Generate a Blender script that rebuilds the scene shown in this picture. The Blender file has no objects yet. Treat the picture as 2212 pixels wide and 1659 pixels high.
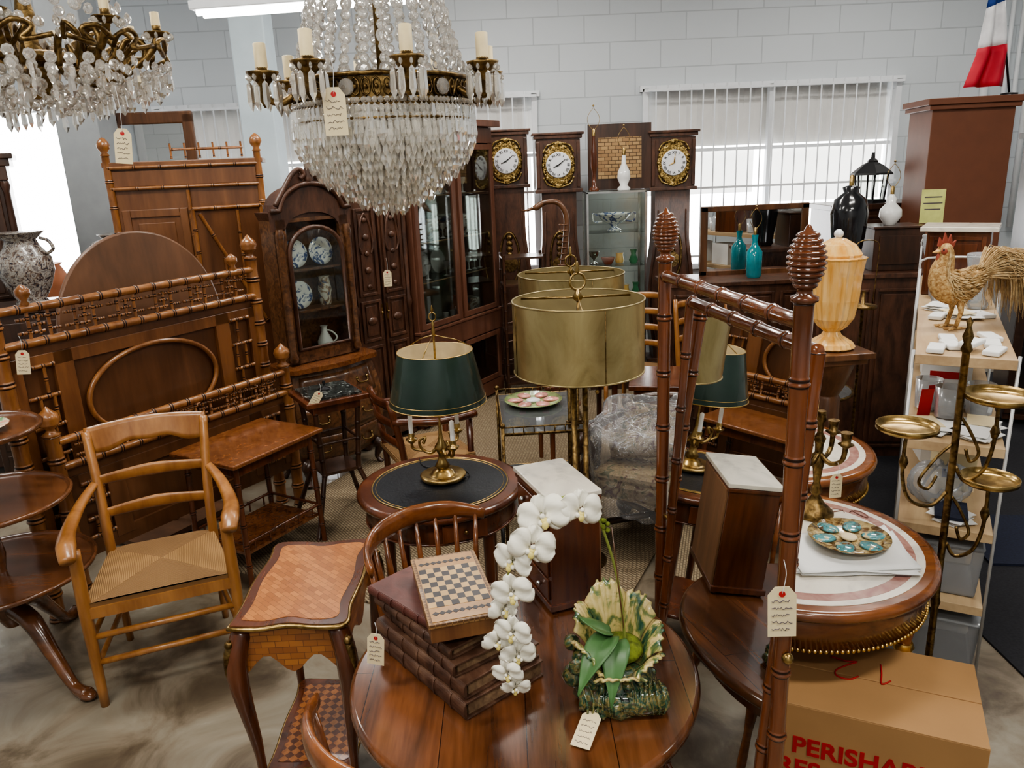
import bpy, math, random
from mathutils import Vector, Matrix
RN=random.Random(7)
pi=math.pi
COL=bpy.context.scene.collection
# ---------------------------------------------------------------- mesh builder
class MB:
    def __init__(s): s.v=[];s.f=[];s.m=[];s.s=[];s.M=Matrix()
    def add(s,vs,fs,m=0,sm=False):
        o=len(s.v); s.v+=[s.M@Vector(p) for p in vs]
        for f in fs: s.f.append([o+i for i in f]); s.m.append(m); s.s.append(sm)
    def box(s,c,d,m=0,rz=0,rx=0,ry=0,tp=1):
        T=Matrix.Translation(c)@Matrix.Rotation(rz,4,'Z')@Matrix.Rotation(ry,4,'Y')@Matrix.Rotation(rx,4,'X')
        x,y,z=d[0]/2,d[1]/2,d[2]/2
        vs=[T@Vector(p) for p in [(-x,-y,-z),(x,-y,-z),(x,y,-z),(-x,y,-z),(-x*tp,-y*tp,z),(x*tp,-y*tp,z),(x*tp,y*tp,z),(-x*tp,y*tp,z)]]
        s.add(vs,[(3,2,1,0),(4,5,6,7),(0,1,5,4),(1,2,6,5),(2,3,7,6),(3,0,4,7)],m)
    def lathe(s,prof,c=(0,0,0),n=24,m=0,T=None,sm=True,fl=0,a0=0):
        T=Matrix.Translation(c)@(T or Matrix())
        vs=[];fs=[]
        for (r,z) in prof:
            for i in range(n):
                a=2*pi*i/n+a0; rr=max(r,1e-4)*(1+(fl if i%2 else 0)); vs.append(T@Vector((rr*math.cos(a),rr*math.sin(a),z)))
        for k in range(len(prof)-1):
            for i in range(n):
                j=(i+1)%n; fs.append((k*n+i,k*n+j,(k+1)*n+j,(k+1)*n+i))
        s.add(vs,fs,m,sm)
        s.add([vs[i] for i in range(n)],[tuple(reversed(range(n)))],m) if prof[0][0]>2e-3 else None
        k=(len(prof)-1)*n
        s.add([vs[k+i] for i in range(n)],[tuple(range(n))],m) if prof[-1][0]>2e-3 else None
    def open_lathe(s,prof,c=(0,0,0),n=32,m=0):
        vs=[];fs=[];T=Matrix.Translation(c)
        for (r,z) in prof:
            for i in range(n):
                a=2*pi*i/n; vs.append(T@Vector((r*math.cos(a),r*math.sin(a),z)))
        for k in range(len(prof)-1):
            for i in range(n):
                j=(i+1)%n; fs.append((k*n+i,k*n+j,(k+1)*n+j,(k+1)*n+i))
        s.add(vs,fs,m,True)
    def tube(s,pts,r,n=8,m=0,closed=False,fl=1,up=None,sm=True):
        P=[Vector(p) for p in pts]; N=len(P)
        rs=r if isinstance(r,(list,tuple)) else [r]*N
        vs=[];fs=[];nm=None
        for i,p in enumerate(P):
            if closed: t=P[(i+1)%N]-P[i-1]
            else: t=P[min(i+1,N-1)]-P[max(i-1,0)]
            if t.length<1e-9: t=Vector((0,0,1))
            t.normalize()
            if up is not None: nm=Vector(up)
            elif nm is None: nm=Vector((0,0,1)) if abs(t.z)<.9 else Vector((1,0,0))
            nm=nm-t*nm.dot(t)
            if nm.length<1e-6: nm=t.orthogonal()
            nm.normalize(); b=t.cross(nm)
            for k in range(n):
                a=2*pi*(k+.5)/n; vs.append(p+nm*math.cos(a)*rs[i]+b*math.sin(a)*rs[i]*fl)
        for i in range(N if closed else N-1):
            j=(i+1)%N
            for k in range(n):
                l=(k+1)%n; fs.append((i*n+k,i*n+l,j*n+l,j*n+k))
        if not closed:
            fs.append(tuple(reversed(range(n)))); fs.append(tuple((N-1)*n+k for k in range(n)))
        s.add(vs,fs,m,sm)
    def bam(s,p0,p1,r,k=None,m=0,n=10):
        p0=Vector(p0);p1=Vector(p1);L=(p1-p0).length
        if k is None: k=max(2,int(L/.14))
        P=[];rs=[];e=min(max(.10*r,.0022),L/k*.08)/L
        for i in range(k):
            a=i/k;b=(i+1)/k
            for t,q in ((a,1.02),(a+e,1.17),(a+3*e,1.17),(a+4*e,1.0),(a+5*e,1.08),(a+7*e,1.08),(a+8*e,.98),(a+9*e,.98),((a+b)/2,.95),(b-e,1.0)):
                P.append(p0.lerp(p1,t));rs.append(r*q)
        P.append(p1);rs.append(r*1.05)
        f0=len(s.m);s.tube(P,rs,n,m)
        for i in range(len(P)-1):
            if i%10 in (0,3,4,9): 
                for j in range(n): s.m[f0+i*n+j]=99
    def sph(s,c,r,m=0,n=16,k=8,sc=(1,1,1),T=None):
        pr=[(math.sin(pi*i/k)*1.0,-math.cos(pi*i/k)) for i in range(k+1)]
        T2=(T or Matrix())@Matrix.Diagonal((r*sc[0],r*sc[1],r*sc[2],1))
        s.lathe(pr,c,n,m,T2)
    def poly(s,o,z0,z1,m=0,T=None,ms=None):
        T=T or Matrix(); n=len(o)
        vs=[T@Vector((x,y,z0)) for x,y in o]+[T@Vector((x,y,z1)) for x,y in o]
        s.add(vs,[tuple(reversed(range(n))),tuple(range(n,2*n))],m)
        s.add(vs,[(i,(i+1)%n,n+(i+1)%n,n+i) for i in range(n)],m if ms is None else ms)
    def grid(s,fn,nu,nv,m=0,sm=True):
        vs=[fn(i/nu,j/nv) for i in range(nu+1) for j in range(nv+1)]
        s.add(vs,[(i*(nv+1)+j,(i+1)*(nv+1)+j,(i+1)*(nv+1)+j+1,i*(nv+1)+j+1) for i in range(nu) for j in range(nv)],m,sm)
    def text(s,st,size,T,m=0,ex=.0006,al='CENTER',off=.012):
        c=bpy.data.curves.new('t','FONT');c.body=st;c.size=size;c.extrude=ex;c.align_x=al;c.align_y='CENTER'
        c.offset=size*off
        o=bpy.data.objects.new('t',c);COL.objects.link(o);bpy.context.view_layer.update()
        me=bpy.data.meshes.new_from_object(o.evaluated_get(bpy.context.evaluated_depsgraph_get()))
        s.add([T@v.co for v in me.vertices],[tuple(p.vertices) for p in me.polygons],m)
        bpy.data.objects.remove(o);bpy.data.curves.remove(c);bpy.data.meshes.remove(me)
def sp(pts,k=5):
    P=[Vector(p) for p in pts];out=[]
    for i in range(len(P)-1):
        a=P[max(i-1,0)];b=P[i];c=P[i+1];d=P[min(i+2,len(P)-1)]
        for j in range(k):
            t=j/k
            out.append(.5*((2*b)+(c-a)*t+(2*a-5*b+4*c-d)*t*t+(3*b-a-3*c+d)*t**3))
    out.append(P[-1]);return out
def lr(vals,n):
    out=[]
    for i in range(n):
        q=i/(n-1)*(len(vals)-1);k=min(int(q),len(vals)-2);out.append(vals[k]*(1-(q-k))+vals[k+1]*(q-k))
    return out
def mesh(name,mb,mats,bev=0,sub=0,sol=0):
    me=bpy.data.meshes.new(name);me.from_pydata([tuple(v) for v in mb.v],[],mb.f)
    mats=list(mats) if isinstance(mats,(list,tuple)) else [mats]
    if 99 in mb.m:
        mb.m=[len(mats) if q==99 else q for q in mb.m];mats.append(NODEM)
    for m in mats: me.materials.append(m)
    me.polygons.foreach_set('material_index',mb.m);me.polygons.foreach_set('use_smooth',mb.s);me.update()
    o=bpy.data.objects.new(name,me);COL.objects.link(o)
    if sol: md=o.modifiers.new('s','SOLIDIFY');md.thickness=sol
    if bev: md=o.modifiers.new('b','BEVEL');md.width=bev;md.segments=2;md.limit_method='ANGLE';md.angle_limit=.8
    if sub: md=o.modifiers.new('u','SUBSURF');md.levels=sub;md.render_levels=sub
    return o
POS={}
def thing(name,label,cat,loc=(0,0,0),rz=0,group=None):
    o=bpy.data.objects.new(name,None);COL.objects.link(o);o.empty_display_size=.1
    o.location=loc;o.rotation_euler=(0,0,rz);o['label']=label;o['category']=cat
    if group:o['group']=group
    POS[o.name]=Matrix.Translation(loc)@Matrix.Rotation(rz,4,'Z');return o
def W(th,p): return tuple(POS[th.name]@Vector(p))
def part(name,mb,mats,par,bev=0,label=None,kind=None,sub=0,sol=0):
    o=mesh(name,mb,mats,bev,sub,sol);o.parent=par
    if label:o['label']=label
    if kind:o['kind']=kind
    return o
def solo(name,mb,mats,label,cat,loc=(0,0,0),rz=0,bev=0,group=None,kind=None,sub=0,sol=0,rot=None):
    o=mesh(name,mb,mats,bev,sub,sol);o.location=loc;o.rotation_euler=rot or (0,0,rz);o['label']=label;o['category']=cat
    if group:o['group']=group
    if kind:o['kind']=kind
    POS[o.name]=Matrix.Translation(loc)@Matrix.Rotation(rz,4,'Z');return o
def struct(name,mb,mats,bev=0):
    o=mesh(name,mb,mats,bev);o['kind']='structure';return o
def dup(o,loc,rz=0,label=None,par=None):
    c=o.copy();COL.objects.link(c)
    if par is None:
        c.location=loc;c.rotation_euler=(o.rotation_euler[0],o.rotation_euler[1],rz)
        if label:c['label']=label
        POS[c.name]=Matrix.Translation(loc)@Matrix.Rotation(rz,4,'Z')
    else: c.parent=par
    for ch in list(o.children): dup(ch,None,0,None,c)
    return c
# ---------------------------------------------------------------- materials
def base(name):
    m=bpy.data.materials.new(name);m.use_nodes=True;n=m.node_tree.nodes;l=m.node_tree.links
    return m,n,l,n['Principled BSDF']
def c4(c): return (c[0],c[1],c[2],1)
def pbr(name,col,rough=.5,metal=0,var=.15,sc=12,bump=0,trans=0,ior=1.45,coat=0,emit=0,bsc=None,alpha=1):
    m,n,l,b=base(name)
    b.inputs['Roughness'].default_value=rough;b.inputs['Metallic'].default_value=metal
    b.inputs['Transmission Weight'].default_value=trans;b.inputs['IOR'].default_value=ior
    b.inputs['Coat Weight'].default_value=coat;b.inputs['Alpha'].default_value=alpha
    if emit: b.inputs['Emission Color'].default_value=c4(col);b.inputs['Emission Strength'].default_value=emit
    tc=n.new('ShaderNodeTexCoord');nz=n.new('ShaderNodeTexNoise');nz.inputs['Scale'].default_value=sc;nz.inputs['Detail'].default_value=5
    l.new(tc.outputs['Object'],nz.inputs['Vector'])
    rp=n.new('ShaderNodeValToRGB');rp.color_ramp.elements[0].position=.3;rp.color_ramp.elements[1].position=.7
    rp.color_ramp.elements[0].color=c4([max(0,x*(1-var)) for x in col]);rp.color_ramp.elements[1].color=c4([min(1,x*(1+var)) for x in col])
    l.new(nz.outputs['Fac'],rp.inputs['Fac']);l.new(rp.outputs['Color'],b.inputs['Base Color'])
    if bump:
        bp=n.new('ShaderNodeBump');bp.inputs['Strength'].default_value=bump;bp.inputs['Distance'].default_value=.01
        nb=nz
        if bsc:
            nb=n.new('ShaderNodeTexNoise');nb.inputs['Scale'].default_value=bsc;l.new(tc.outputs['Object'],nb.inputs['Vector'])
        l.new(nb.outputs['Fac'],bp.inputs['Height']);l.new(bp.outputs['Normal'],b.inputs['Normal'])
    return m
def wood(name,c1,c2,rough=.3,sc=7,st=(1,1,.1),coat=.3,burl=0,plank=None,bump=.05):
    m,n,l,b=base(name);b.inputs['Roughness'].default_value=rough;b.inputs['Coat Weight'].default_value=coat;b.inputs['Coat Roughness'].default_value=.12
    tc=n.new('ShaderNodeTexCoord');mp=n.new('ShaderNodeMapping');mp.inputs['Scale'].default_value=st if not burl else (1,1,1)
    l.new(tc.outputs['Object'],mp.inputs['Vector'])
    nz=n.new('ShaderNodeTexNoise');nz.inputs['Scale'].default_value=sc*(2 if not burl else 3);nz.inputs['Detail'].default_value=8;nz.inputs['Distortion'].default_value=.8 if not burl else 2
    l.new(mp.outputs[0],nz.inputs['Vector'])
    n2=n.new('ShaderNodeTexNoise');n2.inputs['Scale'].default_value=sc*12;n2.inputs['Detail'].default_value=3;l.new(mp.outputs[0],n2.inputs['Vector'])
    mx=n.new('ShaderNodeMath');mx.operation='MULTIPLY_ADD';mx.inputs[1].default_value=.3;l.new(n2.outputs['Fac'],mx.inputs[0]);l.new(nz.outputs['Fac'],mx.inputs[2])
    rp=n.new('ShaderNodeValToRGB');rp.color_ramp.elements[0].position=.45;rp.color_ramp.elements[1].position=.85
    rp.color_ramp.elements[0].color=c4(c1);rp.color_ramp.elements[1].color=c4(c2)
    l.new(mx.outputs[0],rp.inputs['Fac']);out=rp.outputs['Color']
    if plank:
        br=n.new('ShaderNodeTexBrick');br.inputs['Scale'].default_value=1;br.inputs['Brick Width'].default_value=4;br.inputs['Row Height'].default_value=plank
        br.inputs['Mortar Size'].default_value=.0012;br.inputs['Color1'].default_value=(.7,.7,.7,1);br.inputs['Color2'].default_value=(1,1,1,1);br.inputs['Mortar'].default_value=(.15,.12,.1,1)
        m2=n.new('ShaderNodeMapping');m2.inputs['Rotation'].default_value=(0,0,pi/2);l.new(tc.outputs['Object'],m2.inputs['Vector']);l.new(m2.outputs[0],br.inputs['Vector'])
        mm=n.new('ShaderNodeMix');mm.data_type='RGBA';mm.blend_type='MULTIPLY';mm.inputs[0].default_value=1
        l.new(out,mm.inputs[6]);l.new(br.outputs['Color'],mm.inputs[7]);out=mm.outputs[2]
    l.new(out,b.inputs['Base Color'])
    bp=n.new('ShaderNodeBump');bp.inputs['Strength'].default_value=bump;bp.inputs['Distance'].default_value=.005
    l.new(n2.outputs['Fac'],bp.inputs['Height']);l.new(bp.outputs['Normal'],b.inputs['Normal'])
    return m
def checker(name,c1,c2,size,rough=.35,rot=0,off=(0,0,0),coat=.3):
    m,n,l,b=base(name);b.inputs['Roughness'].default_value=rough;b.inputs['Coat Weight'].default_value=coat
    tc=n.new('ShaderNodeTexCoord');mp=n.new('ShaderNodeMapping');mp.inputs['Rotation'].default_value=(0,0,rot);mp.inputs['Location'].default_value=off
    ck=n.new('ShaderNodeTexChecker');ck.inputs['Scale'].default_value=1/size;ck.inputs[1].default_value=c4(c1);ck.inputs[2].default_value=c4(c2)
    l.new(tc.outputs['Object'],mp.inputs[0]);l.new(mp.outputs[0],ck.inputs['Vector'])
    nz=n.new('ShaderNodeTexNoise');nz.inputs['Scale'].default_value=60;nz.inputs['Detail'].default_value=4;l.new(mp.outputs[0],nz.inputs['Vector'])
    rp=n.new('ShaderNodeValToRGB');rp.color_ramp.elements[0].color=(.55,.5,.45,1);rp.color_ramp.elements[1].color=(1.0,1.0,1.0,1);rp.color_ramp.elements[0].position=.3;rp.color_ramp.elements[1].position=.65
    l.new(nz.outputs['Fac'],rp.inputs['Fac'])
    mm=n.new('ShaderNodeMix');mm.data_type='RGBA';mm.blend_type='MULTIPLY';mm.inputs[0].default_value=1
    l.new(ck.outputs[0],mm.inputs[6]);l.new(rp.outputs[0],mm.inputs[7]);l.new(mm.outputs[2],b.inputs['Base Color'])
    return m
def brick(name,c1,c2,mo,bw,rh,ms,rough=.5,vert=True,rot=0,bump=.3,coat=0):
    m,n,l,b=base(name);b.inputs['Roughness'].default_value=rough;b.inputs['Coat Weight'].default_value=coat
    tc=n.new('ShaderNodeTexCoord');br=n.new('ShaderNodeTexBrick');br.inputs['Scale'].default_value=1;br.inputs['Brick Width'].default_value=bw;br.inputs['Row Height'].default_value=rh
    br.inputs['Mortar Size'].default_value=ms;br.inputs['Color1'].default_value=c4(c1);br.inputs['Color2'].default_value=c4(c2);br.inputs['Mortar'].default_value=c4(mo);br.inputs['Mortar Smooth'].default_value=.4
    if vert:
        se=n.new('ShaderNodeSeparateXYZ');cb=n.new('ShaderNodeCombineXYZ');ad=n.new('ShaderNodeMath');ad.operation='ADD'
        l.new(tc.outputs['Object'],se.inputs[0]);l.new(se.outputs[0],ad.inputs[0]);l.new(se.outputs[1],ad.inputs[1]);l.new(ad.outputs[0],cb.inputs[0]);l.new(se.outputs[2],cb.inputs[1]);l.new(cb.outputs[0],br.inputs['Vector'])
    else:
        mp=n.new('ShaderNodeMapping');mp.inputs['Rotation'].default_value=(0,0,rot);l.new(tc.outputs['Object'],mp.inputs[0]);l.new(mp.outputs[0],br.inputs['Vector'])
    l.new(br.outputs['Color'],b.inputs['Base Color'])
    bp=n.new('ShaderNodeBump');bp.inputs['Strength'].default_value=bump;bp.inputs['Distance'].default_value=.01;bp.invert=True
    l.new(br.outputs['Fac'],bp.inputs['Height']);l.new(bp.outputs['Normal'],b.inputs['Normal'])
    return m
def rush(name):
    m,n,l,b=base(name);b.inputs['Roughness'].default_value=.75
    tc=n.new('ShaderNodeTexCoord');se=n.new('ShaderNodeSeparateXYZ');l.new(tc.outputs['Object'],se.inputs[0])
    ab=[]
    for i in (0,1):
        a=n.new('ShaderNodeMath');a.operation='ABSOLUTE';l.new(se.outputs[i],a.inputs[0]);ab.append(a)
    mx=n.new('ShaderNodeMath');mx.operation='MAXIMUM';l.new(ab[0].outputs[0],mx.inputs[0]);l.new(ab[1].outputs[0],mx.inputs[1])
    ml=n.new('ShaderNodeMath');ml.operation='MULTIPLY';ml.inputs[1].default_value=900;l.new(mx.outputs[0],ml.inputs[0])
    si=n.new('ShaderNodeMath');si.operation='SINE';l.new(ml.outputs[0],si.inputs[0])
    gt=n.new('ShaderNodeMath');gt.operation='GREATER_THAN';l.new(ab[0].outputs[0],gt.inputs[0]);l.new(ab[1].outputs[0],gt.inputs[1])
    ad=n.new('ShaderNodeMath');ad.operation='MULTIPLY_ADD';ad.inputs[1].default_value=.25;ad.inputs[2].default_value=.35;l.new(si.outputs[0],ad.inputs[0])
    a2=n.new('ShaderNodeMath');a2.operation='MULTIPLY_ADD';a2.inputs[1].default_value=.28;l.new(gt.outputs[0],a2.inputs[0]);l.new(ad.outputs[0],a2.inputs[2])
    rp=n.new('ShaderNodeValToRGB');rp.color_ramp.elements[0].color=(.14,.065,.02,1);rp.color_ramp.elements[1].color=(.46,.27,.11,1);l.new(a2.outputs[0],rp.inputs[0]);l.new(rp.outputs[0],b.inputs['Base Color'])
    bp=n.new('ShaderNodeBump');bp.inputs['Strength'].default_value=.6;bp.inputs['Distance'].default_value=.004;l.new(si.outputs[0],bp.inputs['Height']);l.new(bp.outputs[0],b.inputs['Normal'])
    return m
def ramp_noise(name,stops,sc,rough=.4,dist=1.0,coat=0,bump=0,metal=0,st=(1,1,1),trans=0,det=6):
    m,n,l,b=base(name);b.inputs['Roughness'].default_value=rough;b.inputs['Coat Weight'].default_value=coat;b.inputs['Metallic'].default_value=metal;b.inputs['Transmission Weight'].default_value=trans
    tc=n.new('ShaderNodeTexCoord');mp=n.new('ShaderNodeMapping');mp.inputs['Scale'].default_value=st
    nz=n.new('ShaderNodeTexNoise');nz.inputs['Scale'].default_value=sc;nz.inputs['Detail'].default_value=det;nz.inputs['Roughness'].default_value=.6 if det>6 else .5;nz.inputs['Distortion'].default_value=dist;fo=nz.outputs['Fac']
    l.new(tc.outputs['Object'],mp.inputs[0]);l.new(mp.outputs[0],nz.inputs['Vector'])
    rp=n.new('ShaderNodeValToRGB');e=rp.color_ramp.elements
    e[0].position=stops[0][0];e[0].color=c4(stops[0][1]);e[1].position=stops[-1][0];e[1].color=c4(stops[-1][1])
    for p,c in stops[1:-1]: x=e.new(p);x.color=c4(c)
    l.new(fo,rp.inputs[0]);l.new(rp.outputs[0],b.inputs['Base Color'])
    if bump:
        bp=n.new('ShaderNodeBump');bp.inputs['Strength'].default_value=bump;bp.inputs['Distance'].default_value=.01;l.new(fo,bp.inputs['Height']);l.new(bp.outputs[0],b.inputs['Normal'])
    return m
def clearm(name,tint,gl,rough=.02,bump=0,bsc=20,dif=0):
    """thin clear sheet: transparent body plus a fresnel gloss"""
    m,n,l,b=base(name);tr=n.new('ShaderNodeBsdfTransparent');tr.inputs[0].default_value=c4(tint);g=n.new('ShaderNodeBsdfGlossy');g.inputs['Roughness'].default_value=rough
    fr=n.new('ShaderNodeFresnel');fr.inputs[0].default_value=1.45;ml=n.new('ShaderNodeMath');ml.operation='MULTIPLY_ADD';ml.inputs[1].default_value=gl;ml.inputs[2].default_value=.01
    ms=n.new('ShaderNodeMixShader');l.new(fr.outputs[0],ml.inputs[0]);l.new(ml.outputs[0],ms.inputs[0]);l.new(tr.outputs[0],ms.inputs[1]);l.new(g.outputs[0],ms.inputs[2]);out=ms
    if dif:
        d=n.new('ShaderNodeBsdfDiffuse');d.inputs[0].default_value=(.8,.82,.85,1);m2=n.new('ShaderNodeMixShader');m2.inputs[0].default_value=dif;l.new(ms.outputs[0],m2.inputs[1]);l.new(d.outputs[0],m2.inputs[2]);out=m2
    if bump:
        tc=n.new('ShaderNodeTexCoord');nz=n.new('ShaderNodeTexNoise');nz.inputs['Scale'].default_value=bsc;nz.inputs['Distortion'].default_value=2;l.new(tc.outputs['Object'],nz.inputs['Vector'])
        bp=n.new('ShaderNodeBump');bp.inputs['Strength'].default_value=bump;bp.inputs['Distance'].default_value=.05;l.new(nz.outputs['Fac'],bp.inputs['Height']);l.new(bp.outputs[0],g.inputs['Normal'])
    l.new(out.outputs[0],n['Material Output'].inputs[0]);return m
NODEM=pbr('dark_joint_ring',(.025,.009,.004),.3,0,.2)
MAHOG=wood('mahogany',(.050,.014,.006),(.150,.045,.016),.22,6,(1,1,.12),.5)
MAHX=wood('mahogany_planks',(.045,.015,.006),(.210,.078,.030),.18,7,(1,.10,1),.6,plank=.19)
DARK=wood('dark_walnut',(.022,.010,.005),(.070,.029,.015),.32,6,(1,1,.12),.3)
DARK2=wood('carved_oak',(.036,.015,.008),(.115,.048,.025),.4,9,(1,1,.3),.2,bump=.4)
WAL=wood('walnut',(.06,.024,.010),(.17,.075,.032),.33,6,(1,1,.12),.3)
BACKW=wood('raw_wood',(.13,.062,.028),(.26,.13,.06),.5,6,(1,1,.12),0)
BAMB=wood('maple_bamboo',(.15,.054,.016),(.34,.145,.046),.28,7,(1,1,.3),.4)
BEDP=wood('bed_panel',(.080,.031,.012),(.16,.066,.026),.34,4,(1,.6,.12),.25)
REDB=wood('red_bamboo',(.060,.017,.006),(.19,.058,.019),.14,6,(1,1,.15),.8)
CHER=wood('cherry',(.22,.085,.022),(.40,.18,.055),.33,6,(1,1,.15),.3)
CHAIRW=wood('chair_mahogany',(.10,.031,.010),(.26,.090,.028),.22,6,(.3,1,1),.5)
BURL=wood('burl',(.095,.030,.011),(.24,.090,.029),.25,7,burl=1,coat=.5)
BURLD=wood('dark_burl',(.045,.018,.008),(.19,.085,.035),.28,6,burl=1,coat=.4)
CABW=wood('cabinet_wood',(.11,.044,.026),(.18,.078,.046),.4,5,(1,1,.1),.2)
TIER=wood('tier_wood',(.075,.028,.011),(.19,.073,.028),.22,5,(.15,1,1),.6)
OAKS=wood('shelf_oak',(.40,.27,.15),(.56,.41,.24),.5,5,(.12,1,1),0)
PARQ=brick('parquetry',(.50,.20,.058),(.32,.11,.030),(.20,.07,.02),.034,.017,.0008,.28,False,pi/4,.1,.4)
PARQ2=checker('parquetry_checks',(.42,.16,.045),(.13,.040,.014),.022,.3,pi/4)
BRASS=ramp_noise('brass',[(.35,(.24,.155,.055)),(.65,(.54,.38,.16))],25,.28,metal=1)
BRASSD=ramp_noise('aged_bronze',[(.35,(.085,.052,.022)),(.7,(.33,.22,.09))],40,.4,metal=1,bump=.3)
SHADEB=ramp_noise('shade_brass',[(.30,(.24,.185,.080)),(.45,(.38,.30,.14)),(.6,(.46,.375,.19)),(.75,(.33,.27,.14))],7,.30,dist=1.2,metal=.72,st=(1,1,.55),bump=.03,det=9)
SHADEI=pbr('shade_lining',(.34,.28,.15),.4,.4)
GILT=pbr('gilt',(.70,.47,.16),.3,1,.3,30)
GREEN=pbr('green_tole',(.020,.040,.031),.25,0,.2,8,coat=.4)
CREAM=pbr('cream_lining',(.76,.63,.40),.6)
CANDLE=pbr('candle_sleeve',(.82,.68,.40),.5)
LEATH=pbr('black_leather',(.010,.012,.016),.35,0,.3,90,bump=.15)
MARBW=ramp_noise('white_marble',[(.3,(.50,.47,.42)),(.5,(.70,.65,.56)),(.8,(.78,.73,.63))],5,.2,2,coat=.3)
MARBK=ramp_noise('black_marble',[(.4,(.01,.012,.012)),(.6,(.05,.055,.05)),(.68,(.35,.36,.33))],16,.12,2.5,coat=.5)
MARBR=ramp_noise('rouge_marble',[(.3,(.28,.13,.11)),(.7,(.42,.25,.21))],14,.2,2,coat=.3)
BLACK=pbr('black_metal',(.012,.012,.013),.4,.2)
BLACKG=pbr('black_ceramic',(.012,.012,.014),.18,0,coat=.6)
WHITE=pbr('white_paint',(.72,.74,.76),.45,0,.04)
WIREG=pbr('grey_wire',(.50,.50,.49),.4,.3,.05)
PAPER=pbr('paper_white',(.76,.76,.74),.7,0,.04)
CHINA=pbr('white_china',(.78,.78,.76),.15,0,.05,coat=.5)
BLUEW=ramp_noise('blue_white_china',[(.42,(.06,.10,.25)),(.5,(.75,.76,.75)),(.75,(.8,.8,.76))],22,.15,1.5,coat=.5)
FLORALC=ramp_noise('painted_china',[(.36,(.05,.08,.16)),(.44,(.30,.18,.10)),(.52,(.62,.60,.54)),(.8,(.70,.68,.60))],18,.2,1.5,coat=.5)
URNM=ramp_noise('grey_brown_china',[(.36,(.03,.03,.045)),(.45,(.16,.11,.08)),(.53,(.40,.38,.34)),(.62,(.12,.10,.10)),(.8,(.45,.42,.36))],26,.22,1.8,coat=.5,bump=.3)
GLASS=clearm('clear_glass',(.95,.98,.96),.7)
GLASSG=clearm('tinted_tray_glass',(.45,.50,.48),1.4,.03,dif=.08)
CRYS=pbr('cut_crystal',(1,.97,.90),.04,0,0,trans=.76,ior=1.55)
CRYSB=pbr('crystal_bead',(.98,.95,.90),.05,0,0,trans=.80,ior=1.52)
MIRR=pbr('mirror_silver',(.86,.87,.86),.01,1,0)
CARD=pbr('cardboard',(.40,.225,.095),.7,0,.06,6)
REDP=pbr('red_print',(.42,.02,.02),.6)
TAG=pbr('tag_paper',(.74,.63,.40),.7,0,.05)
INK=pbr('ink',(.10,.08,.10),.7)
BOOKL=ramp_noise('book_leather',[(.3,(.030,.013,.008)),(.5,(.09,.042,.025)),(.7,(.18,.10,.062)),(.85,(.30,.19,.12))],16,.42,1.5,bump=.35,st=(.5,1,1))
BOOKR=ramp_noise('book_red_leather',[(.3,(.055,.014,.010)),(.7,(.14,.045,.032))],14,.4,1,bump=.2)
PAGES=ramp_noise('page_edges',[(.3,(.14,.08,.045)),(.7,(.28,.18,.10))],60,.8)
PETAL=pbr('orchid_petal',(.84,.81,.70),.55,0,.04)
LIP=pbr('orchid_lip',(.78,.66,.22),.5)
LEAF=pbr('orchid_leaf',(.085,.19,.065),.38,0,.2,8)
STEM=pbr('orchid_stem',(.22,.26,.06),.5)
MOSS=pbr('moss',(.16,.20,.03),.95,0,.5,60,bump=1)
MAJ=ramp_noise('majolica_green',[(.3,(.012,.016,.010)),(.43,(.02,.075,.035)),(.52,(.24,.19,.06)),(.58,(.03,.10,.05)),(.68,(.10,.05,.02)),(.8,(.05,.14,.09))],24,.12,2,coat=.8,bump=.9)
MAJY=ramp_noise('majolica_shell',[(.36,(.03,.10,.06)),(.44,(.20,.24,.08)),(.50,(.62,.50,.20)),(.60,(.74,.60,.28)),(.72,(.36,.20,.07))],26,.13,1.2,coat=.8,bump=.6,st=(1,1,.5))
OYST=ramp_noise('oyster_glaze',[(.36,(.10,.32,.12)),(.45,(.75,.72,.55)),(.55,(.75,.28,.25)),(.66,(.80,.70,.45))],13,.15,1,coat=.6)
TURQ=ramp_noise('turquoise_glaze',[(.38,(.10,.05,.02)),(.45,(.07,.24,.26)),(.6,(.12,.32,.34)),(.68,(.62,.50,.28))],30,.12,1,coat=.7)
TEAL=pbr('teal_glass',(.01,.22,.26),.1,0,.2,coat=.6)
AMBER=ramp_noise('amber_glass',[(.3,(.70,.34,.07)),(.7,(.86,.58,.24))],9,.12,.3,coat=.8,st=(3,3,.5))
STRAW=ramp_noise('straw',[(.35,(.26,.13,.04)),(.5,(.46,.28,.11)),(.65,(.58,.41,.19))],90,.8,.5,bump=.6)
STRAWP=ramp_noise('pale_straw',[(.35,(.34,.21,.09)),(.6,(.58,.43,.23))],60,.8,.5)
COMB=pbr('rooster_comb',(.32,.07,.04),.6)
CONC=ramp_noise('concrete',[(.30,(.06,.040,.026)),(.42,(.13,.10,.066)),(.50,(.215,.175,.125)),(.58,(.26,.225,.17)),(.66,(.30,.265,.205)),(.76,(.52,.49,.43))],2.6,.35,.9,coat=.2,bump=.08,det=12)
SISAL=brick('sisal',(.33,.26,.165),(.26,.195,.12),(.12,.085,.05),.03,.015,.003,.9,False,.5,.8)
MATB=pbr('black_mat',(.018,.018,.022),.85,0,.3,80,bump=.3)
MATBL=pbr('blue_mat',(.012,.016,.035),.85,0,.3,80)
BLOCK=brick('painted_block',(.545,.58,.60),(.58,.615,.635),(.43,.46,.48),.46,.23,.006,.55,True,0,.35)
CEIL=pbr('ceiling_paint',(.7,.7,.7),.8)
SHADEW=pbr('window_shade',(.70,.69,.66),.7,0,.03)
RUST=pbr('rust_brown_paint',(.165,.062,.032),.5,0,.06)
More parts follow.
